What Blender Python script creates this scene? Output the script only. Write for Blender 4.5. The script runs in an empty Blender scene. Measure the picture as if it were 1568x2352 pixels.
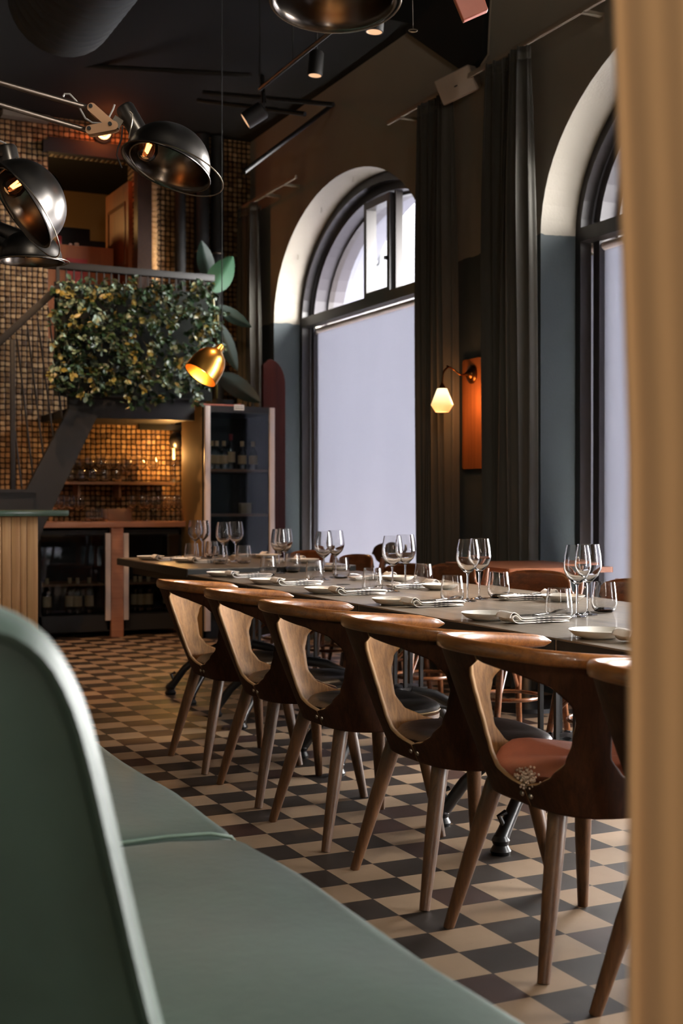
import bpy, bmesh, math, random
from mathutils import Vector, Matrix
random.seed(7)
PI = math.pi
C = bpy.context.scene.collection
sc = bpy.context.scene
# ------------------------------------------------------------------ camera, light, exposure
CAMZ, YAW, PIT, FPX = 1.12, .441, -.0068, 2960.0
cam = bpy.data.cameras.new('camera'); cam.sensor_fit = 'VERTICAL'; cam.sensor_height = 36; cam.sensor_width = 24
cam.lens = FPX * 36 / 2352; cam.clip_start = .02; cam.clip_end = 200
cam.dof.use_dof = True; cam.dof.focus_distance = 4.3; cam.dof.aperture_fstop = 4.2
co = bpy.data.objects.new('camera', cam); C.objects.link(co)
co.location = (0, 0, CAMZ); co.rotation_euler = (PI/2 + PIT, 0, -YAW); sc.camera = co
sc.view_settings.view_transform = 'Standard'; sc.view_settings.look = 'None'
sc.view_settings.gamma = 1; sc.view_settings.use_curve_mapping = False
sc.view_settings.exposure = 0.22
sc.cycles.use_denoising = True
sc.cycles.sample_clamp_indirect = 6; sc.cycles.sample_clamp_direct = 0
sc.cycles.max_bounces = 10; sc.cycles.transmission_bounces = 10; sc.cycles.transparent_max_bounces = 16
sc.cycles.caustics_reflective = False; sc.cycles.blur_glossy = .5
W = 4.35                                                       # inner face of the window wall
SKY, SUN = 46.0, .5
world = bpy.data.worlds.new('sky'); sc.world = world; world.use_nodes = True
bg = world.node_tree.nodes['Background']; bg.inputs[0].default_value = (1, .955, .92, 1); bg.inputs[1].default_value = SKY
sl = bpy.data.lights.new('sun', 'SUN'); sl.energy = SUN; sl.angle = .01; sl.color = (1, .95, .88)
so = bpy.data.objects.new('sun', sl); C.objects.link(so)
so.rotation_euler = Vector((.62, .18, -.75)).to_track_quat('-Z', 'Y').to_euler()
for y in (9.2, 5.04, .88, -3.28):                              # daylight enters through the windows
    l = bpy.data.lights.new('window_portal', 'AREA'); l.shape = 'RECTANGLE'; l.size = 3.3; l.size_y = 3.2
    l.cycles.is_portal = True
    o = bpy.data.objects.new('window_portal', l); C.objects.link(o); o.location = (W + 1.0, y, 2.1); o.rotation_euler = (0, PI/2, 0)
l = bpy.data.lights.new('window_portal', 'AREA'); l.shape = 'RECTANGLE'; l.size = .45; l.size_y = 1.2; l.cycles.is_portal = True
o = bpy.data.objects.new('window_portal', l); C.objects.link(o); o.location = (-.62, -5.5, 2.25); o.rotation_euler = (PI/2, 0, 0)
def lamp(loc, power, col, r=.03):
    l = bpy.data.lights.new('bulb_or_fill_light', 'POINT'); l.energy = power; l.color = col; l.shadow_soft_size = r
    o = bpy.data.objects.new('bulb_or_fill_light', l); C.objects.link(o); o.location = loc; return o
WARM = (1, .48, .17)
lamp((.3, .5, 4.3), 170, (1, .90, .76), .25)  # added fill light without a fixture, lifts the upper walls
lamp((.15, -1.0, 2.0), 44, (1, .80, .60), .15)                  # added fill behind the camera, no fixture, brightens the tan curtain

# ------------------------------------------------------------------ pixel -> place helpers
def ray(x, y):
    a = (x-784)/FPX; u = -(y-1176)/FPX; c, s = math.cos(PIT), math.sin(PIT)
    d = c - s*u; z = s + c*u
    return Vector((d*math.sin(YAW)+a*math.cos(YAW), d*math.cos(YAW)-a*math.sin(YAW), z))
CAM = Vector((0, 0, CAMZ))
def pz(x, y, z): r = ray(x, y); return CAM + r*((z-CAMZ)/r.z)
def pX(x, y, X): r = ray(x, y); return CAM + r*(X/r.x)
def pY(x, y, Y): r = ray(x, y); return CAM + r*(Y/r.y)
def pd(x, y, d): return CAM + ray(x, y)*d
RT = Vector((math.cos(YAW), -math.sin(YAW), 0)); FW = Vector((math.sin(YAW), math.cos(YAW), 0)); UP = Vector((0, 0, 1))
def vdir(right, up, toward): return (RT*right + UP*up - FW*toward).normalized()

# ------------------------------------------------------------------ materials
def L(c):                                                       # 0-255 sRGB -> linear
    return tuple(((v/255)/12.92 if v/255 <= .04045 else ((v/255+.055)/1.055)**2.4) for v in c) + (1,)
class NT:
    def __init__(s, name):
        s.m = bpy.data.materials.new(name); s.m.use_nodes = True; s.t = s.m.node_tree; s.n = s.t.nodes
        s.b = s.n['Principled BSDF']; s.out = s.n['Material Output']
    def new(s, kind, **kw):
        n = s.n.new(kind)
        for k, v in kw.items(): setattr(n, k, v)
        return n
    def set(s, sock, v):
        if isinstance(v, bpy.types.NodeSocket): s.t.links.new(v, sock)
        else: sock.default_value = v
    def p(s, **kw):
        names = dict(col='Base Color', rough='Roughness', metal='Metallic', trans='Transmission Weight', ior='IOR', emit='Emission Color',
                     es='Emission Strength', nrm='Normal', coat='Coat Weight', spec='Specular IOR Level', sheen='Sheen Weight', sub='Subsurface Weight', an='Anisotropic')
        for k, v in kw.items(): s.set(s.b.inputs[names[k]], v)
        return s
    def math(s, op, a, b=0.0, c=None):
        n = s.new('ShaderNodeMath', operation=op); s.set(n.inputs[0], a); s.set(n.inputs[1], b)
        if c is not None: s.set(n.inputs[2], c)
        return n.outputs[0]
    def coords(s, scale=(1, 1, 1), kind='Object', loc=(0, 0, 0)):
        t = s.new('ShaderNodeTexCoord'); m = s.new('ShaderNodeMapping'); s.t.links.new(t.outputs[kind], m.inputs[0])
        m.inputs['Scale'].default_value = scale; m.inputs['Location'].default_value = loc; return m.outputs[0]
    def noise(s, vec, scale=5, detail=4, rough=.55, dist=0):
        n = s.new('ShaderNodeTexNoise'); s.set(n.inputs['Vector'], vec); n.inputs['Scale'].default_value = scale
        n.inputs['Detail'].default_value = detail; n.inputs['Roughness'].default_value = rough; n.inputs['Distortion'].default_value = dist
        return n.outputs['Fac']
    def ramp(s, fac, stops):
        r = s.new('ShaderNodeValToRGB'); s.set(r.inputs[0], fac); e = r.color_ramp.elements
        while len(e) < len(stops): e.new(.5)
        for k, (p, c) in enumerate(stops): e[k].position = p; e[k].color = c
        return r.outputs[0]
    def mix(s, f, a, b, mode='MIX'):
        n = s.new('ShaderNodeMix', data_type='RGBA', blend_type=mode); s.set(n.inputs[0], f); s.set(n.inputs[6], a); s.set(n.inputs[7], b)
        return n.outputs[2]
    def bump(s, h, strength=.3, dist=.01):
        n = s.new('ShaderNodeBump'); s.set(n.inputs['Height'], h); n.inputs['Strength'].default_value = strength; n.inputs['Distance'].default_value = dist
        return n.outputs[0]
def mul(c, f): return (c[0]*f, c[1]*f, c[2]*f, 1)
def plain(name, col, rough=.6, metal=0, var=.12, scale=9, spec=.5, bump=0, **kw):
    t = NT(name); c = L(col); v = t.coords(); n = t.noise(v, scale, 5)
    t.p(col=t.mix(n, mul(c, 1-var), mul(c, 1+var)), rough=rough, metal=metal, spec=spec, **kw)
    if bump: t.p(nrm=t.bump(t.noise(v, scale*9, 3), bump, .004))
    return t.m
def wood(name, dark, light, axis='z', rough=.38, scale=1.6, coat=.0, var=.35, spec=.5):
    t = NT(name); s = [38*scale]*3; s['xyz'.index(axis)] = 1.6*scale
    v = t.coords(tuple(s)); a = t.noise(v, 1.0, 6, .6, .8)
    s2 = [260*scale]*3; s2['xyz'.index(axis)] = 7*scale
    f = t.noise(t.coords(tuple(s2)), 1, 2)
    big = t.noise(t.coords((3, 3, 3)), 1, 2)
    fac = t.math('ADD', t.math('MULTIPLY', a, .75), t.math('MULTIPLY', f, .3))
    col = t.ramp(fac, [(.3, L(dark)), (.72, L(light))])
    col = t.mix(t.math('MULTIPLY', big, var), col, mul(L(dark), .8))
    t.p(col=col, rough=rough, coat=coat, spec=spec, nrm=t.bump(f, .12, .002)); return t.m
def glassmat(name, col=(1, 1, 1, 1), rough=0.0, ior=1.45):
    t = NT(name); t.p(col=col, rough=rough, trans=1.0, ior=ior); return t.m
def pane(name, tint=(.97, .98, 1, 1), refl=1.0):
    t = NT(name); tr = t.new('ShaderNodeBsdfTransparent'); tr.inputs[0].default_value = tint
    g = t.new('ShaderNodeBsdfGlossy'); g.inputs['Roughness'].default_value = .02
    fr = t.new('ShaderNodeFresnel'); fr.inputs[0].default_value = 1.45
    mx = t.new('ShaderNodeMixShader'); t.set(mx.inputs[0], t.math('MULTIPLY', fr.outputs[0], refl))
    t.t.links.new(tr.outputs[0], mx.inputs[1]); t.t.links.new(g.outputs[0], mx.inputs[2]); t.t.links.new(mx.outputs[0], t.out.inputs[0]); return t.m
def emitmat(name, col, s):
    t = NT(name); t.p(col=(0, 0, 0, 1), emit=col, es=s); return t.m
M = {}
M['chair_wood'] = wood('oiled_oak', (58, 32, 14), (150, 100, 52), 'z', .68, spec=.15)
M['chair_inner'] = wood('lit_inner_wood', (96, 66, 38), (164, 120, 74), 'z', .62, spec=.2)  # inner face of the shell, paler: window light put into the wood colour
M['chair_outer'] = wood('shaded_outer_wood', (40, 21, 12), (84, 48, 28), 'z', .62, spec=.2)  # outer face of the same shell, its shaded side darkened in the colour
M['ply_edge'] = plain('ply_edge', (150, 116, 78), .6)
M['rail_wood'] = wood('worn_oak_rail', (92, 50, 18), (170, 108, 52), 'y', .33, coat=.25)
M['leg_wood'] = wood('turned_oak', (58, 36, 20), (118, 80, 48), 'z', .4)
M['bent_wood'] = wood('varnished_beech', (70, 38, 20), (150, 92, 54), 'y', .28, coat=.4)
M['bent_dark'] = wood('dark_beech', (30, 18, 12), (66, 42, 28), 'y', .3, coat=.4)
M['seat_brown'] = wood('seat_ply', (84, 50, 30), (140, 92, 60), 'x', .3, coat=.3)
M['leather_black'] = plain('black_leather', (26, 22, 20), .34, bump=.25, scale=6)
M['leather_brown'] = plain('dark_brown_leather', (40, 26, 20), .42, bump=.25, scale=6)
M['leather_pink'] = plain('faded_rust_leather', (164, 102, 82), .55, bump=.35, scale=7, var=.25)
M['stuffing'] = plain('white_stuffing', (205, 180, 160), .95, scale=60, var=.3, bump=.6)
M['piping'] = plain('tan_piping', (120, 92, 50), .6)
M['steel'] = plain('dull_steel', (150, 140, 125), .3, 1)
M['iron'] = plain('black_iron', (18, 16, 15), .34, 0, spec=.6, var=.3)
M['black'] = plain('matt_black', (22, 21, 19), .7)
M['ceiling'] = plain('black_ceiling_paint', (13, 12, 8), .9)
M['duct'] = plain('dark_duct_metal', (38, 40, 42), .6, var=.1)
M['rod'] = plain('grey_curtain_rail', (150, 138, 122), .5)
M['frame'] = plain('dark_window_frame', (34, 28, 25), .35, spec=.5)
M['jamb'] = plain('mauve_grey_jamb', (44, 40, 44), .5)
M['white_frame'] = plain('pale_aluminium', (228, 214, 206), .5)
M['ceramic'] = plain('glazed_ceramic', (242, 237, 226), .3, var=.04)
M['brass'] = plain('brushed_brass', (205, 150, 70), .3, 1, var=.08)
M['old_brass'] = plain('aged_brass', (110, 70, 36), .28, 1, var=.2)
M['gunmetal'] = plain('polished_gunmetal', (96, 92, 88), .33, 1, var=.25)
M['gun_in'] = plain('brushed_shade_inside', (96, 88, 80), .24, 1, var=.2)
M['tube'] = plain('satin_steel_tube', (110, 98, 86), .32, 1)
M['ply_bracket'] = plain('plywood_bracket', (186, 142, 104), .6)
M['cable'] = plain('grey_cable', (150, 146, 140), .5)
M['glass'] = glassmat('clear_glass')
M['pane'] = pane('window_glass', (.96, .98, 1, 1), .8)
M['fridge_pane'] = pane('fridge_door_glass', (.8, .83, .85, 1), 1.3)
M['cutlery'] = plain('polished_cutlery', (170, 165, 160), .2, 1, var=.05)
M['speaker'] = plain('pale_speaker_plastic', (172, 156, 140), .55, var=.04)
M['metal_dark'] = plain('dark_painted_steel', (36, 34, 32), .5, spec=.4)
M['counter'] = wood('pale_counter_wood', (170, 112, 84), (206, 150, 118), 'x', .45, .5, var=.2)
M['shelf'] = wood('shelf_wood', (120, 86, 60), (160, 122, 92), 'x', .5, .5, var=.2)
M['pine'] = wood('bar_pine_boards', (176, 122, 68), (226, 180, 122), 'z', .5, .5, var=.35)
M['green_top'] = plain('green_stone_top', (64, 84, 70), .18, var=.2)
M['board'] = wood('red_cutting_board', (104, 58, 28), (158, 94, 50), 'z', .4, .6, var=.3)
M['counter_red'] = wood('reddish_table_wood', (126, 70, 44), (176, 112, 78), 'y', .35, .6, var=.2)
M['redboard'] = wood('dark_mahogany', (40, 12, 8), (70, 24, 14), 'z', .6, .25, spec=.1)
M['copper'] = plain('reddish_panel', (168, 92, 72), .45, var=.15)
M['red'] = plain('red_paint', (150, 26, 24), .5)
M['cream'] = plain('cream_wall', (150, 118, 72), .8, var=.05)
M['door_wood'] = wood('orange_door_wood', (120, 62, 22), (160, 92, 40), 'z', .5, .5, var=.2)
M['box_white'] = plain('kraft_box', (150, 120, 104), .8)
M['bottle'] = plain('dark_bottle_glass', (14, 16, 12), .08, spec=.8)
M['label'] = plain('paper_label', (196, 176, 140), .8, var=.05)
M['foil_red'] = plain('red_foil', (120, 24, 30), .4)
M['bulb'] = emitmat('filament_glow', (1, .42, .12, 1), 9)
M['bulb_amber'] = emitmat('amber_tube_glow', (1, .55, .2, 1), 9)
M['hot'] = emitmat('hot_lens', (1, .45, .18, 1), 5)

# leather bench
t = NT('green_bench_leather'); v = t.coords(); n = t.noise(v, 4, 6, .6); n2 = t.noise(v, 45, 4)
t.p(col=t.ramp(n, [(.3, L((22, 42, 31))), (.7, L((35, 58, 45)))]), rough=.5, sheen=.08, nrm=t.bump(t.math('ADD', t.math('MULTIPLY', n, 4.0), n2), .2, .003)); M['bench'] = t.m
M['bench_pipe'] = plain('green_piping', (96, 116, 102), .5)
# painted window wall: taupe above a ragged line, blue-grey below
t = NT('two_tone_plaster'); v = t.coords(); s = t.new('ShaderNodeSeparateXYZ'); t.set(s.inputs[0], v)
w1 = t.noise(v, 7, 2); w2 = t.noise(v, 2.3, 3)
f = t.math('GREATER_THAN', s.outputs[2], t.math('ADD', t.math('MULTIPLY', w1, .05), 2.70))
lo = t.mix(w2, L((56, 64, 66)), L((66, 75, 77))); hi = t.mix(w2, L((142, 135, 123)), L((155, 148, 135)))
t.p(col=t.mix(f, lo, hi), rough=.75, nrm=t.bump(t.noise(v, 60, 5), .25, .006)); M['wall'] = t.m
M['dark_wall'] = plain('dark_plaster', (70, 62, 52), .85)
# checkerboard cement tiles
TS = .1425*CAMZ; TX = 1.4581*CAMZ; TY = 2.6199*CAMZ
t = NT('checker_cement_tiles'); v = t.coords(kind='Object'); s = t.new('ShaderNodeSeparateXYZ'); t.set(s.inputs[0], v)
gx = t.math('DIVIDE', t.math('SUBTRACT', s.outputs[0], TX), TS); gy = t.math('DIVIDE', t.math('SUBTRACT', s.outputs[1], TY), -TS)
fx, fy = t.math('FLOOR', gx), t.math('FLOOR', gy)
par = t.math('FLOORED_MODULO', t.math('ADD', fx, fy), 2.0)
cv = t.new('ShaderNodeCombineXYZ'); t.set(cv.inputs[0], fx); t.set(cv.inputs[1], fy)
wn = t.new('ShaderNodeTexWhiteNoise', noise_dimensions='3D'); t.set(wn.inputs[0], cv.outputs[0])
spk = t.noise(v, 90, 5, .7); st = t.noise(v, 3, 5)
lt = t.mix(wn.outputs[0], L((150, 124, 98)), L((172, 146, 119))); lt = t.mix(t.math('MULTIPLY', t.math('GREATER_THAN', spk, .66), .5), lt, L((110, 80, 58)))
dk = t.mix(wn.outputs[0], L((25, 21, 17)), L((40, 34, 29)))
dk = t.mix(t.math('GREATER_THAN', wn.outputs[0], .82), dk, L((50, 27, 21)))
col = t.mix(par, lt, dk)
ex = t.math('MINIMUM', t.math('FRACT', gx), t.math('SUBTRACT', 1, t.math('FRACT', gx))); ey = t.math('MINIMUM', t.math('FRACT', gy), t.math('SUBTRACT', 1, t.math('FRACT', gy)))
gr = t.math('LESS_THAN', t.math('MINIMUM', ex, ey), .009)
col = t.mix(gr, col, L((46, 36, 28)))
t.p(col=t.mix(t.math('MULTIPLY', st, .45), col, L((70, 54, 42))), rough=t.math('ADD', .32, t.math('MULTIPLY', st, .3)), spec=.35, nrm=t.bump(gr, -.3, .002)); M['floor'] = t.m
# mosaic of round-cornered wood ends
t = NT('wood_block_mosaic'); v = t.coords(); s = t.new('ShaderNodeSeparateXYZ'); t.set(s.inputs[0], v)
wob = t.noise(v, 6, 2)
cx = t.math('DIVIDE', s.outputs[0], .046); cz = t.math('ADD', t.math('DIVIDE', s.outputs[2], .046), t.math('MULTIPLY', wob, .5))
cx = t.math('ADD', cx, t.math('MULTIPLY', t.noise(v, 9, 2), .4))
gx, gz = t.math('FLOOR', cx), t.math('FLOOR', cz)
cv = t.new('ShaderNodeCombineXYZ'); t.set(cv.inputs[0], gx); t.set(cv.inputs[2], gz)
wn = t.new('ShaderNodeTexWhiteNoise', noise_dimensions='3D'); t.set(wn.inputs[0], cv.outputs[0])
dx = t.math('ABSOLUTE', t.math('SUBTRACT', t.math('FRACT', cx), .5)); dz = t.math('ABSOLUTE', t.math('SUBTRACT', t.math('FRACT', cz), .5))
rr = t.math('POWER', t.math('ADD', t.math('POWER', dx, 4.0), t.math('POWER', dz, 4.0)), .25)
edge = t.math('SMOOTH_MIN', t.math('MULTIPLY', t.math('SUBTRACT', .5, rr), 6.0), 1.0, .2)
bc = t.ramp(wn.outputs[0], [(0, L((84, 60, 34))), (.14, L((136, 102, 60))), (.6, L((168, 128, 82))), (1, L((206, 170, 122)))])
bc = t.mix(t.math('MULTIPLY', t.noise(v, 40, 4), .6), bc, L((96, 66, 36)))
t.p(col=t.mix(edge, L((60, 42, 24)), bc), rough=.6, nrm=t.bump(edge, .9, .02)); M['mosaic'] = t.m
# dark stained table planks
t = NT('grey_brown_table_planks'); v = t.coords((30, 1.6, 30)); a = t.noise(v, 1, 6, .6, .6)
s = t.new('ShaderNodeSeparateXYZ'); t.set(s.inputs[0], t.coords()); pl = t.math('FRACT', t.math('MULTIPLY', t.math('ADD', s.outputs[0], .02), 7.0))
gap = t.math('LESS_THAN', pl, .025)
col = t.mix(gap, t.ramp(a, [(.3, L((78, 68, 56))), (.75, L((134, 120, 102)))]), L((30, 24, 20)))
t.p(col=col, rough=t.math('ADD', .3, t.math('MULTIPLY', a, .2)), coat=.15, nrm=t.bump(a, .15, .002)); M['table'] = t.m
# curtains
def cloth(name, c1, rough=.85, fine=500):
    t = NT(name); v = t.coords((1, 1, .12)); n = t.noise(v, 14, 4); f = t.noise(t.coords(), fine, 2)
    t.p(col=t.mix(n, mul(L(c1), .8), mul(L(c1), 1.15)), rough=rough, sheen=.3, nrm=t.bump(f, .12, .001)); return t.m
M['curtain'] = cloth('grey_green_velvet', (74, 71, 62))
M['tan_curtain'] = cloth('tan_linen', (196, 158, 112), fine=900)
# napkin: white linen with two groups of grey stripes across
t = NT('striped_linen'); s = t.new('ShaderNodeSeparateXYZ'); t.set(s.inputs[0], t.coords())
def band(a, b): return t.math('MULTIPLY', t.math('GREATER_THAN', s.outputs[0], a), t.math('LESS_THAN', s.outputs[0], b))
bs = t.math('ADD', t.math('ADD', band(-.012, -.004), band(.004, .014)), t.math('ADD', band(.022, .032), band(.04, .048)))
t.p(col=t.mix(t.math('MULTIPLY', bs, .75), L((242, 236, 228)), L((110, 108, 110))), rough=.9, nrm=t.bump(t.noise(t.coords(), 400, 2), .3, .001)); M['napkin'] = t.m
# roller blind: cloth that lets daylight through
t = NT('white_roller_blind'); d = t.new('ShaderNodeBsdfDiffuse'); tl = t.new('ShaderNodeBsdfTranslucent')
c = t.mix(t.noise(t.coords((1, 1, .25)), 3, 3), (.40, .405, .445, 1), (.43, .435, .475, 1)); t.set(d.inputs[0], c); t.set(tl.inputs[0], c)
mx = t.new('ShaderNodeMixShader'); mx.inputs[0].default_value = .55
t.t.links.new(d.outputs[0], mx.inputs[1]); t.t.links.new(tl.outputs[0], mx.inputs[2]); t.t.links.new(mx.outputs[0], t.out.inputs[0]); M['blind'] = t.m
# opal glass sconce shade, brighter round the bulb
t = NT('opal_glass_lit'); s = t.new('ShaderNodeSeparateXYZ'); t.set(s.inputs[0], t.coords())
hgt = t.new('ShaderNodeMapRange'); t.set(hgt.inputs[0], s.outputs[2]); hgt.inputs[1].default_value = -.10; hgt.inputs[2].default_value = .03
ec = t.ramp(hgt.outputs[0], [(0, (1, .30, .07, 1)), (.35, (1, .42, .12, 1)), (.6, (1, .62, .26, 1)), (1, (1, .82, .5, 1))])
t.p(col=(.8, .7, .6, 1), emit=ec, es=t.math('ADD', 1.0, t.math('MULTIPLY', hgt.outputs[0], .5)), rough=.3); M['opal'] = t.m
# leaves
def leafmat(name, a, b):
    t = NT(name); n = t.noise(t.coords(), 5, 2); t.p(col=t.mix(n, L(a), L(b)), rough=.42, spec=.5); return t.m
M['leaf1'] = leafmat('dark_leaf', (26, 46, 28), (50, 76, 46)); M['leaf2'] = leafmat('olive_leaf', (92, 90, 38), (134, 122, 60)); M['leaf3'] = leafmat('blue_green_leaf', (74, 104, 88), (130, 146, 126))
M['bigleaf'] = leafmat('broad_green_leaf', (30, 66, 42), (50, 90, 62)); M['bigleaf_dark'] = leafmat('dark_broad_leaf', (18, 34, 26), (28, 46, 38))
M['gap_shade'] = plain('leaf_gap_shade', (14, 20, 12), .95)  # near-black tone standing for shade between the leaves
M['stem'] = plain('woody_stem', (70, 62, 36), .7)
M['plaster_out'] = plain('pale_outside_reveal', (88, 88, 97), .9, var=.02)
M['facade'] = plain('facade_render', (41, 43, 47), .9, var=.02)
M['frame_out'] = plain('grey_blue_outside_frame', (27, 29, 35), .7)

# ------------------------------------------------------------------ mesh builder
class MB:
    def __init__(s): s.v = []; s.f = []; s.sm = []
    def add(s, vs, fs, smooth=False):
        k = len(s.v); s.v += [tuple(v) for v in vs]; s.f += [tuple(k+i for i in f) for f in fs]; s.sm += [smooth]*len(fs)
    def box(s, c, d, rot=None, bev=0.0):
        x, y, z = d[0]/2, d[1]/2, d[2]/2
        R = rot.to_matrix() if rot is not None and not isinstance(rot, Matrix) else rot
        bm = bmesh.new(); bmesh.ops.create_cube(bm, size=1)
        for q in bm.verts: q.co = Vector((q.co.x*2*x, q.co.y*2*y, q.co.z*2*z))
        if bev: bmesh.ops.bevel(bm, geom=bm.edges[:], offset=bev, segments=2, profile=.5, affect='EDGES')
        bm.verts.index_update()
        vs = [(R @ q.co if R is not None else q.co) + Vector(c) for q in bm.verts]
        s.add(vs, [[q.index for q in f.verts] for f in bm.faces]); bm.free(); return s
    def tube(s, pts, r, n=10, caps=True, flat=1.0):
        P = [Vector(p) for p in pts]; rs = r if isinstance(r, (list, tuple)) else [r]*len(P)
        vs = []; up = None
        for i, p in enumerate(P):
            d = (P[min(i+1, len(P)-1)] - P[max(i-1, 0)]).normalized()
            if up is None: up = d.orthogonal().normalized()
            up = (up - d*up.dot(d))
            up = up.normalized() if up.length > 1e-6 else d.orthogonal().normalized()
            q = d.cross(up)
            for k in range(n):
                a = 2*PI*k/n; vs.append(p + (up*math.cos(a) + q*math.sin(a)*flat)*rs[i])
        fs = []
        for i in range(len(P)-1):
            for k in range(n): fs.append((i*n+k, i*n+(k+1) % n, (i+1)*n+(k+1) % n, (i+1)*n+k))
        s.add(vs, fs, True)
        if caps:
            k0 = len(s.v); s.v += [tuple(v) for v in vs[:n]] + [tuple(v) for v in vs[-n:]]
            s.f += [tuple(k0+i for i in reversed(range(n))), tuple(k0+n+i for i in range(n))]; s.sm += [False, False]
        return s
    def lathe(s, prof, n=28, c=(0, 0, 0), axis=None, closed=False):
        c = Vector(c); Rm = Vector((0, 0, 1)).rotation_difference(axis.normalized()).to_matrix() if axis is not None else Matrix.Identity(3)
        vs = []; m = len(prof)
        for r, z in prof:
            for k in range(n):
                a = 2*PI*k/n; vs.append(Rm @ Vector((r*math.cos(a), r*math.sin(a), z)) + c)
        fs = []
        for i in range(m if closed else m-1):
            j = (i+1) % m
            for k in range(n): fs.append((i*n+k, i*n+(k+1) % n, j*n+(k+1) % n, j*n+k))
        s.add(vs, fs, True); return s
    def grid(s, fn, nu, nv, smooth=True):
        vs = [fn(i/nu, j/nv) for i in range(nu+1) for j in range(nv+1)]
        fs = [(i*(nv+1)+j, (i+1)*(nv+1)+j, (i+1)*(nv+1)+j+1, i*(nv+1)+j+1) for i in range(nu) for j in range(nv)]
        s.add(vs, fs, smooth); return s
    def prism(s, poly, d0, d1, plane='xz', smooth=False):
        def P(a, b, d): return {'xz': (a, d, b), 'yz': (d, a, b), 'xy': (a, b, d)}[plane]
        n = len(poly); vs = [P(a, b, d0) for a, b in poly] + [P(a, b, d1) for a, b in poly]
        s.add(vs, [tuple(range(n)), tuple(range(2*n-1, n-1, -1))]); s.add(vs, [(i, i+n, (i+1) % n+n, (i+1) % n) for i in range(n)], smooth); return s
    def xf(s, mat): s.v = [tuple(mat @ Vector(v)) for v in s.v]; return s
    def build(s, name, mat, parent=None, weld=False, solid=0, offs=0, bevel=0, subd=0, loc=None):
        me = bpy.data.meshes.new(name); me.from_pydata(s.v, [], s.f)
        me.polygons.foreach_set('use_smooth', s.sm)
        ms = mat if isinstance(mat, (list, tuple)) else [mat]
        for m in ms: me.materials.append(m)
        bm = bmesh.new(); bm.from_mesh(me)
        if weld: bmesh.ops.remove_doubles(bm, verts=bm.verts[:], dist=1e-5)
        bmesh.ops.recalc_face_normals(bm, faces=bm.faces[:]); bm.to_mesh(me); bm.free(); me.update()
        try: me.set_sharp_from_angle(angle=math.radians(40))
        except Exception: pass
        o = bpy.data.objects.new(name, me); C.objects.link(o)
        if loc is not None: o.location = loc
        if parent: o.parent = parent
        if solid: m = o.modifiers.new('solid', 'SOLIDIFY'); m.thickness = solid; m.offset = offs
        if bevel: m = o.modifiers.new('bevel', 'BEVEL'); m.width = bevel; m.segments = 3; m.limit_method = 'ANGLE'
        if subd: m = o.modifiers.new('sub', 'SUBSURF'); m.levels = subd; m.render_levels = subd
        return o
def thing(name, label, cat, loc=(0, 0, 0), rotz=0, group=None):
    o = bpy.data.objects.new(name, None); C.objects.link(o); o.location = loc; o.rotation_euler = (0, 0, rotz); o.empty_display_size = .1
    o['label'] = label; o['category'] = cat
    if group: o['group'] = group
    return o
def tag(o, label, cat, group=None, kind=None):
    o['label'] = label; o['category'] = cat
    if group: o['group'] = group
    if kind: o['kind'] = kind
    return o
def struct(o): o['kind'] = 'structure'; return o
def dup(root, loc, rotz=0, label=None, group=None, scale=None):
    r = root.copy(); C.objects.link(r); r.location = loc; r.rotation_euler = (0, 0, rotz)
    if scale: r.scale = scale
    if label: r['label'] = label
    if group: r['group'] = group
    for ch in list(root.children):
        c = ch.copy(); C.objects.link(c); c.parent = r
        for g in ch.children:
            d = g.copy(); C.objects.link(d); d.parent = c
    return r
def lerp(tab, x):
    if x <= tab[0][0]: return tab[0][1]
    for (a, p), (b, q) in zip(tab, tab[1:]):
        if x <= b:
            k = (x-a)/(b-a); k = k*k*(3-2*k)*.5 + k*.5; return p+(q-p)*k
    return tab[-1][1]
def arc(c, r, a0, a1, n):                                       # polygon arc in degrees
    return [(c[0]+r*math.cos(math.radians(a0+(a1-a0)*i/n)), c[1]+r*math.sin(math.radians(a0+(a1-a0)*i/n))) for i in range(n+1)]
def rrect(x0, y0, x1, y1, r, n=5):
    return arc((x1-r, y1-r), r, 0, 90, n)+arc((x0+r, y1-r), r, 90, 180, n)+arc((x0+r, y0+r), r, 180, 270, n)+arc((x1-r, y0+r), r, 270, 360, n)

# ------------------------------------------------------------------ room shell
CEIL = 5.3; YE = 11.2; XL = -3.2; YB = -5.2
struct(MB().box(((XL+W)/2, (YB+14.5)/2, -.05), (W-XL, 14.5-YB, .1)).build('floor', M['floor']))
struct(MB().box(((XL+W)/2, (YB+14.5)/2, CEIL+.05), (W-XL+1.2, 14.5-YB, .1)).build('ceiling', M['ceiling']))
struct(MB().box(((XL+W)/2, 10.95, 4.87), (W-XL, 6.0, .8)).build('ceiling', M['ceiling']))
struct(MB().box((XL-.1, (YB+14.5)/2, CEIL/2), (.2, 14.5-YB, CEIL)).build('wall_left', M['dark_wall']))
struct(MB().box(((XL+W)/2, YB-.1, .85), (W-XL+.4, .2, 1.7)).box(((XL+W)/2, YB-.1, (CEIL+2.8)/2), (W-XL+.4, .2, CEIL-2.8)).box(((XL-.8)/2-.2, YB-.1, 2.25), (abs(XL)-.8+.4, .2, 1.1)).box(((-.45+W)/2+.1, YB-.1, 2.25), (W+.45+.2, .2, 1.1)).build('wall_back', M['dark_wall']))
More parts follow.
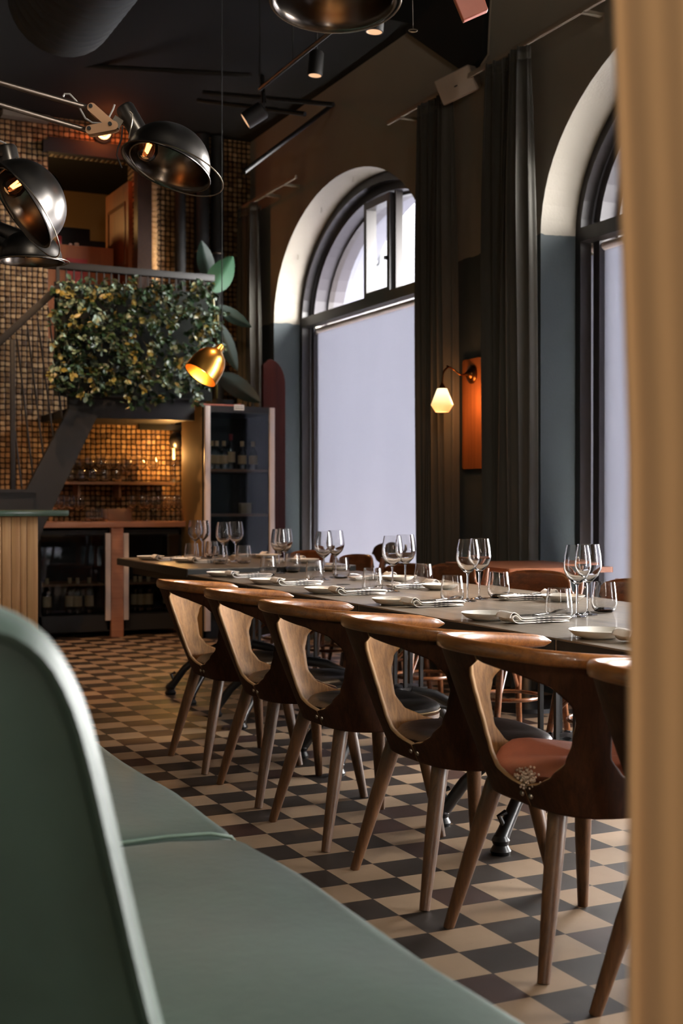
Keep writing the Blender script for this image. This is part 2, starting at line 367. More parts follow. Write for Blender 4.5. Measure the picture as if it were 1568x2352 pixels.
# end wall with an opening to the upper room
ox0, ox1 = pY(110, 500, YE).x, pY(308, 500, YE).x; oz0, oz1 = 2.55, pY(110, 345, YE).z
px3, px4 = pY(340, 500, YE).x, pY(410, 500, YE).x
def mosaic_box(x0, x1, z0, z1, y=YE, th=.2, name='wall_end', mat='mosaic'):
    return struct(MB().box(((x0+x1)/2, y+th/2, (z0+z1)/2), (x1-x0, th, z1-z0)).build(name, M[mat]))
mosaic_box(XL, ox0, 0, CEIL); mosaic_box(ox0, ox1, oz1, CEIL); mosaic_box(ox0, ox1, 0, oz0); mosaic_box(ox1, W+.2, 0, CEIL)
# window wall with elliptical-arch openings
WIN = [(9.2, 1.42), (5.04, 1.40), (.88, 1.40), (-3.28, 1.40)]; ZS, RISE, SILL = 2.72, 1.0, .32; REV = .27
def arch(yc, a, off=0.0, sill=SILL, n=28):
    return [(yc-a+off, sill+off), (yc-a+off, ZS)] + [(yc-(a-off)*math.cos(PI*i/n), ZS+(RISE-off)*math.sin(PI*i/n)) for i in range(1, n)] + [(yc+a-off, ZS), (yc+a-off, sill+off)]
def wall_slab(x0, x1, mat, name):
    ys = [14.5]; mb = MB()
    edges = [YB] + [v for yc, a in reversed(WIN) for v in (yc-a, yc+a)] + [14.5]
    for i in range(0, len(edges), 2): mb.box(((x0+x1)/2, (edges[i]+edges[i+1])/2, CEIL/2), (x1-x0, edges[i+1]-edges[i], CEIL))
    for yc, a in WIN:
        mb.box(((x0+x1)/2, yc, SILL/2), (x1-x0, 2*a, SILL))
        n = 36; top = [(yc-a*math.cos(PI*i/n), ZS+RISE*math.sin(PI*i/n)) for i in range(n+1)]
        for (ya, za), (yb, zb) in zip(top, top[1:]):
            vs = [(x, y, z) for x in (x0, x1) for y, z in ((ya, za), (yb, zb), (yb, CEIL), (ya, CEIL))]
            mb.add(vs, [(0, 1, 2, 3), (7, 6, 5, 4)]); mb.add([vs[0], vs[1], vs[5], vs[4]], [(0, 1, 2, 3)], True)
            mb.add([vs[3], vs[2], vs[6], vs[7]], [(0, 1, 2, 3)])
    return struct(mb.build(name, mat))
wall_slab(W, W+REV, M['wall'], 'wall_right')
def ring(yc, a, o0, o1, x0, x1, sill=SILL, z1=None):
    A = arch(yc, a, o0, sill); B = arch(yc, a, o1, sill); mb = MB(); n = len(A)
    for i in range(n-1):
        q = [A[i], A[i+1], B[i+1], B[i]]
        vs = [(x, y, z) for x in (x0, x1) for y, z in q]
        mb.add(vs, [(0, 1, 2, 3), (7, 6, 5, 4), (0, 4, 5, 1), (2, 6, 7, 3)])
    return mb
XF = W+REV
for k, (yc, a) in enumerate(WIN):
    root = bpy.data.objects.new('window_%d' % (k+1), None); C.objects.link(root); root['kind'] = 'structure'
    fm = ring(yc, a+.02, -.06, .07, XF-.02, XF+.06)
    fm.box((XF+.03, yc, 2.73), (.10, 2*a-.1, .085)); fm.build('window_frame', M['frame'], root)
    ring(yc, a, .07, .13, XF+.06, XF+.34).build('window_jamb', M['jamb'], root)
    ring(yc, a, .12, .155, XF+.18, XF+.23).build('glazing_bead', M['frame'], root)
    pn = MB(); A = arch(yc, a, .13); nn = len(A)
    pn.add([(XF+.20, y, z) for y, z in A], [tuple(range(nn))]); pn.build('pane', M['pane'], root)
    y0, y1 = pX(842, 560, XF+.05).y, pX(895, 560, XF+.05).y
    dy = yc-9.2; zt = 3.56
    cas = MB()                                                  # small opening casement inside the arch
    for yy, w_ in ((y0+dy, .05), (y1+dy, .05)): cas.box((XF+.08, yy, (2.77+zt)/2), (.09, w_, zt-2.77))
    cas.box((XF+.08, (y0+y1)/2+dy, 2.80), (.088, abs(y0-y1), .05)); cas.box((XF+.08, (y0+y1)/2+dy, zt-.03), (.088, abs(y0-y1), .06))
    cas.box((XF+.1, y1+dy-.05, 3.17), (.06, .03, .8)); cas.box((XF+.03, y1+dy+.02, 3.05), (.04, .02, .03))
    cas.build('casement', M['frame'], root)
    # outer wall thickness
struct(wall_slab(XF+.34, XF+.62, M['plaster_out'], 'wall_outside'))
for k, (yc, a) in enumerate(WIN):
    if k == 2: yc, a = .2, .72  # blind narrowed out of view to let more daylight in
    if k == 1: yc, a = 5.79, .77        # narrowed; unseen half left open so daylight reaches the table
    bl = thing('roller_blind', ['white roller blind in the far arched window', 'white roller blind in the right arched window beside the tan curtain',
               'white roller blind in the window beside the camera', 'white roller blind in the window behind the camera'][k], 'blind', (XF+.10, yc, 2.66), 0, 'roller blinds in the arched windows')
    MB().box((0.0, 0, (.36-2.66)/2), (.003, 2*a-.22, 2.66-.36)).build('blind_cloth', M['blind'], bl)
    MB().tube([(0, -a+.14, 0), (0, a-.14, 0)], .026, 14).build('roller', M['white_frame'], bl)
    MB().box((0, -a+.125, .0), (.05, .03, .07)).box((0, a-.125, .0), (.05, .03, .07)).build('bracket', M['steel'], bl)
# little hooks on the arch reveal of the two seen windows
for k, (yc, a) in enumerate(WIN[:2]):
    for ang in ((35, 62, 88) if k == 0 else (62,)):
        an = math.radians(ang); y, z = yc+a*math.cos(an), ZS+RISE*math.sin(an)
        o = MB().tube([(0, 0, 0), (0, 0, -.02)], .002, 6).tube([(0, .012*math.sin(b*PI/6), -.032+.012*math.cos(b*PI/6)) for b in range(13)], .0018, 6).build('hook', M['steel'], loc=(W+.12, y, z))
        tag(o, '%s small metal ring hook on the %s arch reveal' % ({35: 'lowest', 62: 'middle' if k == 0 else 'single', 88: 'topmost'}[ang], 'far window' if k == 0 else 'right window'), 'hook', 'ring hooks on the window arches')
# the house across the street
bo = thing('opposite_building', 'white rendered building across the street seen through the arched windows', 'building', (11.5, 10, 0))
MB().box((.25, 17, 6), (.5, 30, 14)).build('wall', M['facade'], bo)
wy0, wz0 = pX(870, 615, 11.5).y-10, pX(845, 615, 11.5).z; wy1, wz1 = pX(818, 470, 11.5).y-10, pX(845, 478, 11.5).z
wf = MB()
for yy in (wy0, wy1, ): wf.box((-.03, yy, (wz0+wz1)/2), (.06, .09, wz1-wz0))
for zz in (wz0, wz1, wz0+(wz1-wz0)*.72): wf.box((-.03, (wy0+wy1)/2, zz), (.058, abs(wy0-wy1), .08))
wf.build('window', M['frame_out'], bo)
struct(MB().box((W+5, 4, -.3), (9, 40, .1)).build('street', M['plaster_out']))

# black duct boxing where the ceiling drops beside the window wall
poly = [(pX(946, 76, W).y, pX(946, 76, W).z), (pX(1085, 172, W).y, pX(1085, 172, W).z), (pX(1122, 130, W).y, pX(1122, 130, W).z), (pX(1127, 0, W).y, pX(1127, 0, W).z), (pX(1128, 0, W).y, CEIL), (8.1, CEIL)]
tag(MB().prism(poly, W-.05, W-.002, 'yz').build('bulkhead', M['ceiling']), 'black angular bulkhead on the wall above the speaker', 'bulkhead')
c0 = pX(1127, 0, W-.06); c1 = pX(1121, 125, W-.06); c2 = pX(1105, 150, W-.06)
tag(MB().tube([c0, c0*.4+c1*.6+Vector((0, 0, .02)), c1, c2], .006, 6).build('cable', M['rod']), 'thin pale cable running down the wall beside the black bulkhead', 'cable')

# ------------------------------------------------------------------ ceiling things
def spiral_duct():
    th = thing('spiral_duct', 'large dark spiral ventilation duct under the black ceiling', 'duct')
    e = pd(150, 132, 7.2); r = .30; c = Vector((e.x-.02, e.y, e.z+r))
    m = MB(); ys = [c.y-i*.09 for i in range(90)]; prof = []
    for y in ys: prof += [(r, y), (r, y-.08), (r+.0015, y-.085)]
    n = 28; vs = []
    for rr, y in prof:
        for k in range(n): vs.append((c.x+rr*math.cos(2*PI*k/n), y, c.z+rr*math.sin(2*PI*k/n)))
    m.add(vs, [(i*n+k, i*n+(k+1) % n, (i+1)*n+(k+1) % n, (i+1)*n+k) for i in range(len(prof)-1) for k in range(n)], True)
    m.build('duct_pipe', M['duct'], th)
    MB().lathe([(0, .02), (r-.01, .02), (r, 0)], 28, c, Vector((0, 1, 0))).build('end_cap', M['duct'], th)
spiral_duct()
# track rail and its spotlights
ra, rb = pd(596, 205, 8.2), pd(800, 40, 6.0)
tr = thing('lighting_track', 'thin dark track rail running under the black ceiling', 'track')
MB().tube([ra, rb], .012, 8).build('rail', M['metal_dark'], tr)
for q in (.0, .45, .9):
    p = ra.lerp(rb, q); MB().tube([p, (p.x, p.y, 4.47)], .004, 6).build('suspension_wire', M['metal_dark'], tr)
def spot(name_label, top, face, r, d, length_dir=None):
    th = thing('spotlight', name_label, 'spotlight', (0, 0, 0), 0, 'ceiling track spotlights')
    f = pd(*face, d); t0 = pd(*top, d); ax = (f-t0); Ln = ax.length; ax.normalize()
    MB().lathe([(0, 0), (r*.8, 0), (r, .01), (r, Ln), (r*.86, Ln), (r*.8, Ln-.02), (0, Ln-.02)], 20, t0, ax).build('housing', M['metal_dark'], th)
    MB().lathe([(0, Ln-.012), (r*.72, Ln-.008), (r*.86, Ln-.001)], 20, t0, ax).build('lens', M['hot2'], th)
    MB().tube([t0, t0+Vector((0, 0, .10))], .006, 8).build('stem', M['metal_dark'], th)
def spotlight(loc, target, power, col, ang=1.0):
    l = bpy.data.lights.new('spot_beam', 'SPOT'); l.energy = power; l.color = col; l.spot_size = ang; l.spot_blend = .6; l.shadow_soft_size = .04
    o = bpy.data.objects.new('spot_beam', l); C.objects.link(o); o.location = loc; o.rotation_euler = (Vector(target)-Vector(loc)).to_track_quat('-Z', 'Y').to_euler()
M['hot2'] = emitmat('spot_reflector_glow', (1, .55, .3, 1), .9)
spot('black spotlight highest on the ceiling, beside the top dome lamp', (862, 22), (859, 74), .045, 6.3)
spot('black spotlight hanging vertically from the middle of the track', (727, 118), (723, 174), .042, 7.2)
spot('black spotlight tilted to the left at the far end of the track', (606, 250), (563, 278), .055, 8.0)
spotlight(pd(561, 280, 8.0), pY(330, 800, 10.1), 65, (1, .62, .34), .9)
spotlight((1.6, 8.7, 4.4), (2.5, 9.4, 0), 330, (1, .60, .34), 1.3)  # added beam with no fixture, brightens the floor by the counter
spotlight(pd(723, 178, 7.2), (2.6, 6.6, .74), 95, (1, .62, .36), .8)
spotlight(pd(859, 78, 6.3), (2.7, 5.0, .74), 95, (1, .66, .4), .8)
bt = thing('ceiling_truss', 'dark metal frame of bars hanging under the far ceiling', 'frame')
for a, b in (((468, 212), (765, 240)), ((455, 230), (700, 262)), ((765, 240), (560, 395)), ((600, 168), (606, 240)), ((0, 140), (575, 172))):
    MB().tube([pd(*a, 10.2), pd(*b, 9.4)], .018, 8).build('bar', M['metal_dark'], bt)
ch = thing('pull_chain', 'thin beaded chain with a metal ring hanging in front of the ceiling corner', 'chain')
p0, p1 = pd(947, -20, 5.6), pd(948, 66, 5.6)
cm = MB()
for i in range(40): q = p0.lerp(p1, i/39); cm.lathe([(0, -.002), (.0022, 0), (0, .002)], 6, q)
cm.tube([p0, p1], .0008, 5); cm.build('chain_links', M['steel'], ch)
MB().tube([p1+RT*.018*math.cos(i*PI/8)+UP*(.006*math.sin(i*PI/8)-.008) for i in range(17)], .003, 6).build('pull_ring', M['steel'], ch)
# reddish panel at the very top
q = [pd(*a, 4.4) for a in ((1028, -40), (1064, 47), (1121, 22), (1095, -60))]
m = MB(); th = FW*.03; m.add([*q, *[v+th for v in q]], [(0, 1, 2, 3), (7, 6, 5, 4), (0, 4, 5, 1), (1, 5, 6, 2), (2, 6, 7, 3), (3, 7, 4, 0)])
tag(m.build('hanging_panel', M['copper'], bevel=.004), 'end of a reddish wooden panel hanging down at the top edge', 'panel')

# dome shades
def dome_lamp(root, centre, axis, R, neck_dir=None, neck_len=.09, inner_bulb=True, ringoff=.034, power=.03, neck_at=None, bulb_at=None):
    ax = axis.normalized()
    prof = [(.035*R/.15, -.86*R)]
    for i in range(1, 12):
        a = PI/2*i/12; prof.append((R*.93*math.sin(a)**.85, -.86*R*math.cos(a)))
    prof += [(R*.94, -.06*R), (R*.96, 0), (R*1.0, .03*R), (R*1.0, .05*R), (R*.96, .045*R)]
    MB().lathe(prof, 40, centre, ax).build('shade', M['gunmetal'], root)
    MB().lathe([(r*.965, z+.004) for r, z in prof[:-2]], 40, centre, ax).build('shade_lining', M['gun_in'], root)
    MB().lathe([(0, -.86*R-.002), (.04*R/.15, -.86*R-.002)], 20, centre, ax).build('shade_cap', M['gunmetal'], root)
    u = ax.orthogonal().normalized(); w = ax.cross(u); sh = (RT*.5-UP*.3); sh = (sh-ax*sh.dot(ax)).normalized()*ringoff
    MB().tube([centre+sh+ax*.004+(u*math.cos(i*PI/24)+w*math.sin(i*PI/24))*R*1.04 for i in range(49)], .0022, 6, False).build('guard_ring', M['steel'], root)
    nd = neck_dir.normalized() if neck_dir else -ax
    n0 = neck_at if neck_at is not None else centre-ax*.55*R+nd*.25*R
    MB().lathe([(0, -.0), (.030, 0), (.030, .005), (.030, neck_len), (.026, neck_len+.008), (0, neck_len+.008)], 22, n0, nd).build('neck', M['gunmetal'], root)
    b = bulb_at if bulb_at is not None else centre-ax*.30*R+nd*.16*R
    MB().lathe([(0, -.035), (.018, -.034), (.030, -.022), (.034, -.004), (.028, .018), (.014, .035), (.012, .05)], 20, b, -ax).build('bulb', M['bulb_glass'], root)
    MB().tube([b-ax*.02+u*.008, b+ax*.012+u*.004, b+ax*.012-u*.004, b-ax*.02-u*.008], .004, 6).build('filament', M['bulb'], root)
    lamp(b+ax*.045, power, WARM, .02)
M['bulb_glass'] = pane('amber_bulb_glass', (1, .62, .42, 1), 1.2)
l1 = thing('articulated_lamp', 'large articulated lamp with open dome shade, upper left, above the balcony', 'lamp', (0, 0, 0), 0, 'articulated dome lamps at upper left')
D1 = 4.0; c = pd(382, 380, D1)
dome_lamp(l1, c, vdir(-.30, -.94, .22), .146, vdir(-.50, .86, .0), .088, neck_at=pd(320, 306, D1+.02), bulb_at=pd(339, 342, D1-.01))
for k, (a, b) in enumerate((((-60, 172), (209, 249)), ((-60, 222), (205, 301)))):
    MB().tube([pd(*a, D1-.25), pd(*b, D1)], .0085, 12).build('arm', M['tube'], l1)
for a, b in (((212, 249), (258, 290)), ((208, 300), (262, 290))):
    A, B = pd(*a, D1-.012), pd(*b, D1-.012); d = (B-A); m = MB(); nrm = FW
    side = d.cross(nrm).normalized()*.012
    for off in (-.012, .020):
        pts = []
        for cc, s0 in ((A, 90), (B, -90)):
            for i in range(9):
                an = math.radians(s0+180*i/8); pts.append(cc+d.normalized()*.014*math.cos(an)+side.normalized()*.014*math.sin(an)+nrm*off)
        n = len(pts); m.add(pts+[p+nrm*.004 for p in pts], [tuple(range(n)), tuple(range(2*n-1, n-1, -1))]+[(i, i+n, (i+1) % n+n, (i+1) % n) for i in range(n)])
    m.build('bracket', M['ply_bracket'], l1)
for a in ((212, 249), (208, 300), (256, 290)):
    MB().lathe([(0, -.03), (.006, -.03), (.006, .03), (0, .03)], 12, pd(*a, D1), FW).build('bolt', M['black'], l1)
MB().box(pd(268, 281, D1), (.03, .012, .03), Matrix.Rotation(.5, 3, 'Y')).build('knuckle', M['steel'], l1)
MB().tube([pd(*a, D1-.02) for a in ((145, 222), (148, 216), (160, 216), (175, 232), (186, 254), (196, 272), (212, 282), (234, 283), (250, 270), (260, 250), (263, 240))], .0032, 8).build('cable', M['cable'], l1)
MB().tube([pd(*a, D1-.05) for a in ((296, 318), (303, 280), (304, 262), (298, 256))], .0025, 8).build('support_wire', M['steel'], l1)
MB().tube([pd(*a, D1-.04) for a in ((281, 290), (279, 320), (271, 340), (268, 356), (280, 386))], .0025, 8).build('switch_cord', M['black'], l1)

l2 = thing('articulated_lamp', 'articulated lamp with dome shade steeply tilted, at the left frame edge', 'lamp', (0, 0, 0), 0, 'articulated dome lamps at upper left')
dome_lamp(l2, pd(50, 470, 3.9), vdir(-.74, -.60, .36), .146, vdir(-.22, .97, .0), .065, neck_at=pd(27, 390, 3.92), bulb_at=pd(34, 426, 3.89))
MB().tube([pd(*a, 3.86) for a in ((-40, 438), (0, 397), (40, 361))], .0025, 8).build('support_wire', M['steel'], l2)
MB().tube([pd(*a, 3.9) for a in ((-20, 325), (0, 324), (12, 329), (18, 338))], .003, 8).build('cable', M['cable'], l2)
MB().tube([pd(-60, 350, 3.9), pd(8, 354, 3.9)], .012, 8).build('arm', M['tube'], l2)
l3 = thing('articulated_lamp', 'lower articulated lamp with dome shade facing straight down, lowest at left', 'lamp', (0, 0, 0), 0, 'articulated dome lamps at upper left')
dome_lamp(l3, pd(70, 598, 4.9), vdir(0, -1, -.03), .128, vdir(-.9, .35, 0), .1, ringoff=.012)
MB().tube([pd(-60, 530, 4.8), pd(20, 562, 4.9)], .018, 10).build('arm', M['metal_dark'], l3)
l4 = thing('dome_lamp', 'dome lamp cut by the top edge in the middle', 'lamp')
dome_lamp(l4, pd(766, -4, 3.1), vdir(0, -1, .14), .152, vdir(0, 1, 0), .1, ringoff=.004)
# wall lamp glowing red-orange on the mosaic
wl = thing('bulkhead_light', 'round glowing orange wall light on the mosaic above the opening', 'lamp')
p = pY(235, 307, YE-.01)
MB().lathe([(0, 0), (.085, 0), (.085, .02), (.06, .03)], 24, p, Vector((0, -1, 0))).build('back_plate', M['black'], wl)
MB().tube([p+Vector((.05*math.cos(i*PI/10), -.05, .05*math.sin(i*PI/10))) for i in range(21)], .012, 8, False).build('glow_ring', M['hot'], wl)
MB().lathe([(0, .10), (.02, .095), (.03, .07), (.025, .04), (.015, .02)], 16, p, Vector((0, -1, 0))).build('bulb', M['hot'], wl)
lamp(p+Vector((.0, -.22, .0)), 5, (1, .22, .06), .05)
rc = thing('red_cone_shade', 'dim red cone shade above the glowing wall light', 'lampshade')
q = pY(240, 250, YE-.2); MB().lathe([(.012, .2), (.03, .0), (.075, -.16)], 18, q).build('shade', M['red'], rc)

# brass pendant
D = 7.0; bp = thing('pendant_lamp', 'brass bell pendant lamp hanging tilted in front of the foliage', 'lamp')
ctr = pd(455, 864, D); ax = vdir(-.52, -.80, .30)
ctr = pd(460, 862, D)
R = .098; prof = [(.012, -.215), (.020, -.205), (.024, -.180), (.040, -.166), (.066, -.145), (.084, -.115), (.094, -.075), (.098, -.03), (.0985, 0)]
MB().lathe(prof+[(r-.003, z+.001) for r, z in reversed(prof)], 36, ctr, ax).build('shade', M['brass'], bp)
MB().lathe([(0, -.03), (.02, -.035), (.035, -.06), (.03, -.09), (.015, -.12)], 16, ctr, ax).build('bulb', M['opal_bulb'] if 'opal_bulb' in M else M['hot'], bp)
lamp(ctr-ax*.02, 3, (1, .6, .25), .03)
tip = ctr-ax*.215
MB().tube([tip, tip+Vector((0, 0, .12)), (tip.x, tip.y, CEIL-.9)], .0025, 6).build('cord', M['black'], bp)

# ------------------------------------------------------------------ curtains and rails on the window wall
def curtain(label, y0, y1, x, z0, z1, nf, amp, mat='curtain', seed=1, group='grey velvet curtains', flare=1.12):
    rnd = random.Random(seed); ph = [rnd.uniform(-.5, .5) for _ in range(40)]; am = [rnd.uniform(.65, 1.25) for _ in range(40)]
    yc = (y0+y1)/2; hw = (y1-y0)/2
    th = thing('curtain', label, 'curtain', (x, yc, z0), 0, group)
    H = z1-z0
    def fn(u, v):
        k = 1+(flare-1)*(1-v)**1.5; s = (u*2-1)
        w = math.sin(2*PI*nf*u+ph[int(u*nf) % 40]*.6)
        a = amp*am[int(u*nf) % 40]*(.55+.45*math.sin(min(1, (1-v)*3)*PI/2))
        yy = s*hw*k + .25*amp*math.sin(4*PI*nf*u+.6)
        return (w*a+.02*math.sin(u*9+v*3), yy, v*H)
    MB().grid(fn, nf*12, 26).build('curtain_cloth', M[mat], th, solid=.004)
    def hd(u, v): p = fn(u, 1); return (p[0]*.9, p[1], H-.06+v*.075)
    MB().grid(hd, nf*12, 1).build('pleat_heading', M[mat], th, solid=.008)
    return th
XR = W-.13
zr = pX(890, 283, XR).z
c1a, c1b = pX(1050, 1100, XR).y, pX(950, 1100, XR).y; c2a, c2b = pX(1226, 1100, XR).y, pX(1114, 1100, XR).y
curtain('grey-green curtain at the right side of the far window, behind the sconce', c1a+.09, c1b-.09, XR, .02, zr-.03, 7, .038, seed=3)
curtain('grey-green curtain at the left side of the right window', c2a+.07, c2b-.06, XR, .02, zr-.03, 6, .055, seed=8)
c3a, c3b = 10.72, 11.12
curtain('dark curtain in the far corner beside the mosaic wall', c3a, c3b, XR, .02, zr-.03, 6, .035, seed=5)
def rail(label, ya, yb, z=None):
    z = zr if z is None else z
    th = thing('curtain_rail', label, 'curtain rail', (XR, (ya+yb)/2, z), 0, 'curtain rails')
    MB().box((0, 0, 0), (.022, yb-ya, .03), bev=.003).build('rail', M['rod'], th)
    for yy in (-(yb-ya)/2+.25, (yb-ya)/2-.2, 0): MB().box((.06, yy, -.01), (.14, .03, .02)).box((.125, yy, -.02), (.01, .04, .04)).build('bracket', M['rod'], th)
rail('pale curtain rail running above the two middle curtains to the upper right', pX(1372, 3, XR).y-2.2, pX(890, 283, XR).y)
rail('short curtain rail near the far corner', pX(680, 403, XR).y, 11.15)

# speaker on the wall
sp = thing('wall_speaker', 'pale box loudspeaker mounted high on the wall above the curtain', 'speaker')
cs = pd(1046, 196, 8.2); m = MB()
ax_f = vdir(-.30, -.34, .9); sx = vdir(.93, .37, .25); sx = (sx-ax_f*sx.dot(ax_f)).normalized(); sz = sx.cross(ax_f)
if sz.z < 0: sz = -sz
def spk(w, h, dep, off):
    return [cs+sx*(a*w)+sz*(b*h)+ax_f*(off-(dep if cdx else 0)) for cdx in (0, 1) for a, b in ((-1, -1), (1, -1), (1, 1), (-1, 1))]
vs = [cs+sx*a*.125+sz*b*.085 for a, b in ((-1, -1), (1, -1), (1, 1), (-1, 1))]+[cs+ax_f*-.17+sx*(a*.10+.03)+sz*b*.065 for a, b in ((-1, -1), (1, -1), (1, 1), (-1, 1))]
m.add(vs, [(0, 1, 2, 3), (7, 6, 5, 4), (0, 4, 5, 1), (1, 5, 6, 2), (2, 6, 7, 3), (3, 7, 4, 0)]); m.build('cabinet', M['speaker'], sp, bevel=.012)
vs = [cs+ax_f*.004+sx*a*.116+sz*b*.077 for a, b in ((-1, -1), (1, -1), (1, 1), (-1, 1))]+[cs+ax_f*-.01+sx*a*.116+sz*b*.077 for a, b in ((-1, -1), (1, -1), (1, 1), (-1, 1))]
m = MB(); m.add(vs, [(0, 1, 2, 3), (7, 6, 5, 4), (0, 4, 5, 1), (1, 5, 6, 2), (2, 6, 7, 3), (3, 7, 4, 0)]); m.build('grille', M['speaker'], sp)
MB().box(cs+ax_f*.006+sx*.0-sz*.005, (.022, .004, .008), Matrix([sx, ax_f, sz]).transposed()).build('badge', M['black'], sp)
e = cs-ax_f*.15; MB().tube([e, (W-.02, e.y-.1, e.z)], .015, 8).build('bracket', M['black'], sp)

# sconce on a wooden board
ya, yb_ = pX(1135, 900, W-.03).y, pX(1063, 900, W-.03).y; za, zb = pX(1063, 1078, W-.03).z, pX(1063, 828, W-.03).z
tag(MB().prism(rrect(ya, za, yb_, zb, .02), W-.035, W-.001, 'yz').build('wooden_board', M['board']), 'reddish butcher-block board hung on the wall behind the sconce', 'board')
sc_ = thing('wall_sconce', 'brass swan-neck wall sconce with glowing opal glass shade', 'lamp', (W-.036, 0, 0))
rp = pX(1083, 860, W-.04); sc_.location = (W-.036, rp.y, rp.z)
MB().lathe([(0, .055), (.012, .052), (.016, .04), (.034, .03), (.038, .022), (.052, .016), (.060, .008), (.060, 0)], 28, (0, 0, 0), Vector((-1, 0, 0))).build('rosette', M['old_brass'], sc_)
shc = pd(1015, 915, (Vector(sc_.location)-CAM).dot(FW)-.18)-Vector(sc_.location)
ap = [Vector((-.05, 0, 0)), Vector((-.09, .0, -.005)), Vector((-.14, .01, .03)), Vector((-.20, shc.y*.35, .042)), Vector((shc.x+.06, shc.y*.6, .035)), Vector((shc.x+.015, shc.y*.9, -.0)), Vector((shc.x, shc.y, shc.z+.095))]
pts = []
for i in range(len(ap)-1):
    p0, p1, p2, p3 = ap[max(i-1, 0)], ap[i], ap[i+1], ap[min(i+2, len(ap)-1)]
    for j in range(6):
        t_ = j/6; pts.append(.5*((2*p1)+(-p0+p2)*t_+(2*p0-5*p1+4*p2-p3)*t_*t_+(-p0+3*p1-3*p2+p3)*t_**3))
pts.append(ap[-1])
MB().tube(pts, .0055, 10).build('arm', M['old_brass'], sc_)
MB().lathe([(0, .10), (.008, .10), (.012, .085), (.026, .062), (.028, .055)], 20, shc).build('shade_cap', M['old_brass'], sc_)
ss = MB().lathe([(.03, .062), (.034, .055), (.069, -.035), (.0705, -.042), (.045, -.082), (.042, -.086), (0, -.086)], 32).build('glass_shade', M['opal'], sc_); ss.location = shc
lamp(Vector(sc_.location)+shc+Vector((-.02, 0, -.13)), 1.4, (1, .42, .14), .05)
lamp(Vector(sc_.location)+shc+Vector((.12, -.02, .0)), 3.0, (1, .42, .15), .05)

# ------------------------------------------------------------------ end of the room: bar cabinets, mezzanine, stair
YC = 10.56
sb = thing('wine_counter', 'low counter with pale wooden top over two glass-door wine coolers', 'counter', (0, 0, 0))
xl, xr = pY(92, 1300, YC).x, 3.5; zt = pY(100, 1200, YC).z; zb_ = pY(100, 1212, YC).z
MB().box(((xl+xr)/2, YC+.28, (zt+zb_)/2), (xr-xl, .62, zt-zb_+.004), bev=.003).build('counter_top', M['counter'], sb)
xp0, xp1 = pY(255, 1300, YC).x, pY(283, 1300, YC).x
MB().box(((xp0+xp1)/2, YC+.02, zb_/2), (xp1-xp0, .06, zb_), bev=.003).build('post', M['counter'], sb)
def cooler(label, x0, x1, wl_, wr_):
    th = thing('wine_cooler', label, 'wine cooler', (0, 0, 0), 0, 'under-counter wine coolers')
    zt_ = zb_-.05; m = MB(); y0 = YC+.03; y1 = YC+.56
    m.box(((x0+x1)/2, y1, zt_/2+.05), (x1-x0, .03, zt_-.02)); m.box((x0+.01, (y0+y1)/2, zt_/2+.05), (.02, y1-y0, zt_-.02)); m.box((x1-.01, (y0+y1)/2, zt_/2+.05), (.02, y1-y0, zt_-.02))
    m.box(((x0+x1)/2, (y0+y1)/2, .12), (x1-x0, y1-y0, .14)); m.box(((x0+x1)/2, (y0+y1)/2, zt_), (x1-x0, y1-y0, .05)); m.build('body', M['black'], th)
    for zz in (.44, ): MB().box(((x0+x1)/2, (y0+y1)/2+.02, zz), (x1-x0-.05, .42, .012)).box(((x0+x1)/2, y0+.05, zz), (x1-x0-.05, .015, .02)).build('shelf', M['shelf'], th)
    d = MB().box(((x0+x1)/2, y0-.012, (.21+zt_)/2), (x1-x0-.02, .012, zt_-.23)).build('glass_door', M['fridge_pane'], th)
    e = MB(); 
    if wl_: e.box((x0+.022, y0-.02, zt_/2+.07), (.044, .03, zt_-.14), bev=.003)
    if wr_: e.box((x1-.022, y0-.02, zt_/2+.07), (.044, .03, zt_-.14), bev=.003)
    e.build('door_edge', M['white_frame'], th)
cooler('left wine cooler under the counter, beside the pine bar', xl, xp0-.003, 0, 1)
cooler('right wine cooler under the counter, behind the long table end', xp1+.003, xr-.02, 1, 0)
def bottle_mesh(kind, h=.30, r=.037, foil=None, lab=(.06, .15), cap='black'):
    th = thing('wine_bottle', 'bottle', 'bottle', (0, 0, 0), 0)
    MB().lathe([(0, 0), (r, .002), (r, h*.58), (r*.85, h*.66), (.015, h*.75), (.0145, h*.97), (.016, h), (0, h)], 20).build('glass_body', M['bottle'], th)
    MB().lathe([(r+.0006, lab[0]), (r+.0006, lab[1])], 20).build('label', M['label'], th)
    MB().lathe([(0, h+.001), (.0168, h+.001), (.0162, h*.82)], 14).build('capsule', M[cap], th)
    return th
b0 = bottle_mesh('a', cap='foil_red')
b1 = bottle_mesh('b', cap='label')
used = set()
def place(proto, loc, label, group, scale=None, rotz=0, cat=None):
    if id(proto) not in used:
        used.add(id(proto)); proto.location = loc; proto.rotation_euler = (0, 0, rotz); proto['label'] = label
        if group: proto['group'] = group
        if scale: proto.scale = scale
        if cat: proto['category'] = cat
        return proto
    r = dup(proto, loc, rotz, label, group, scale)
    if cat: r['category'] = cat
    return r
for i, (px_, lab) in enumerate(((205, 'bottle with tall neck right of centre in the left wine cooler'), (160, 'bottle with pale label in the middle of the left wine cooler'), (178, 'half-hidden bottle second from the right in the left cooler'), (108, 'leftmost bottle in the left wine cooler'))):
    p = pY(px_, 1380, YC+.18+.03*(i % 2)); place(b1, (p.x, p.y, .192), lab, 'bottles in the left wine cooler')
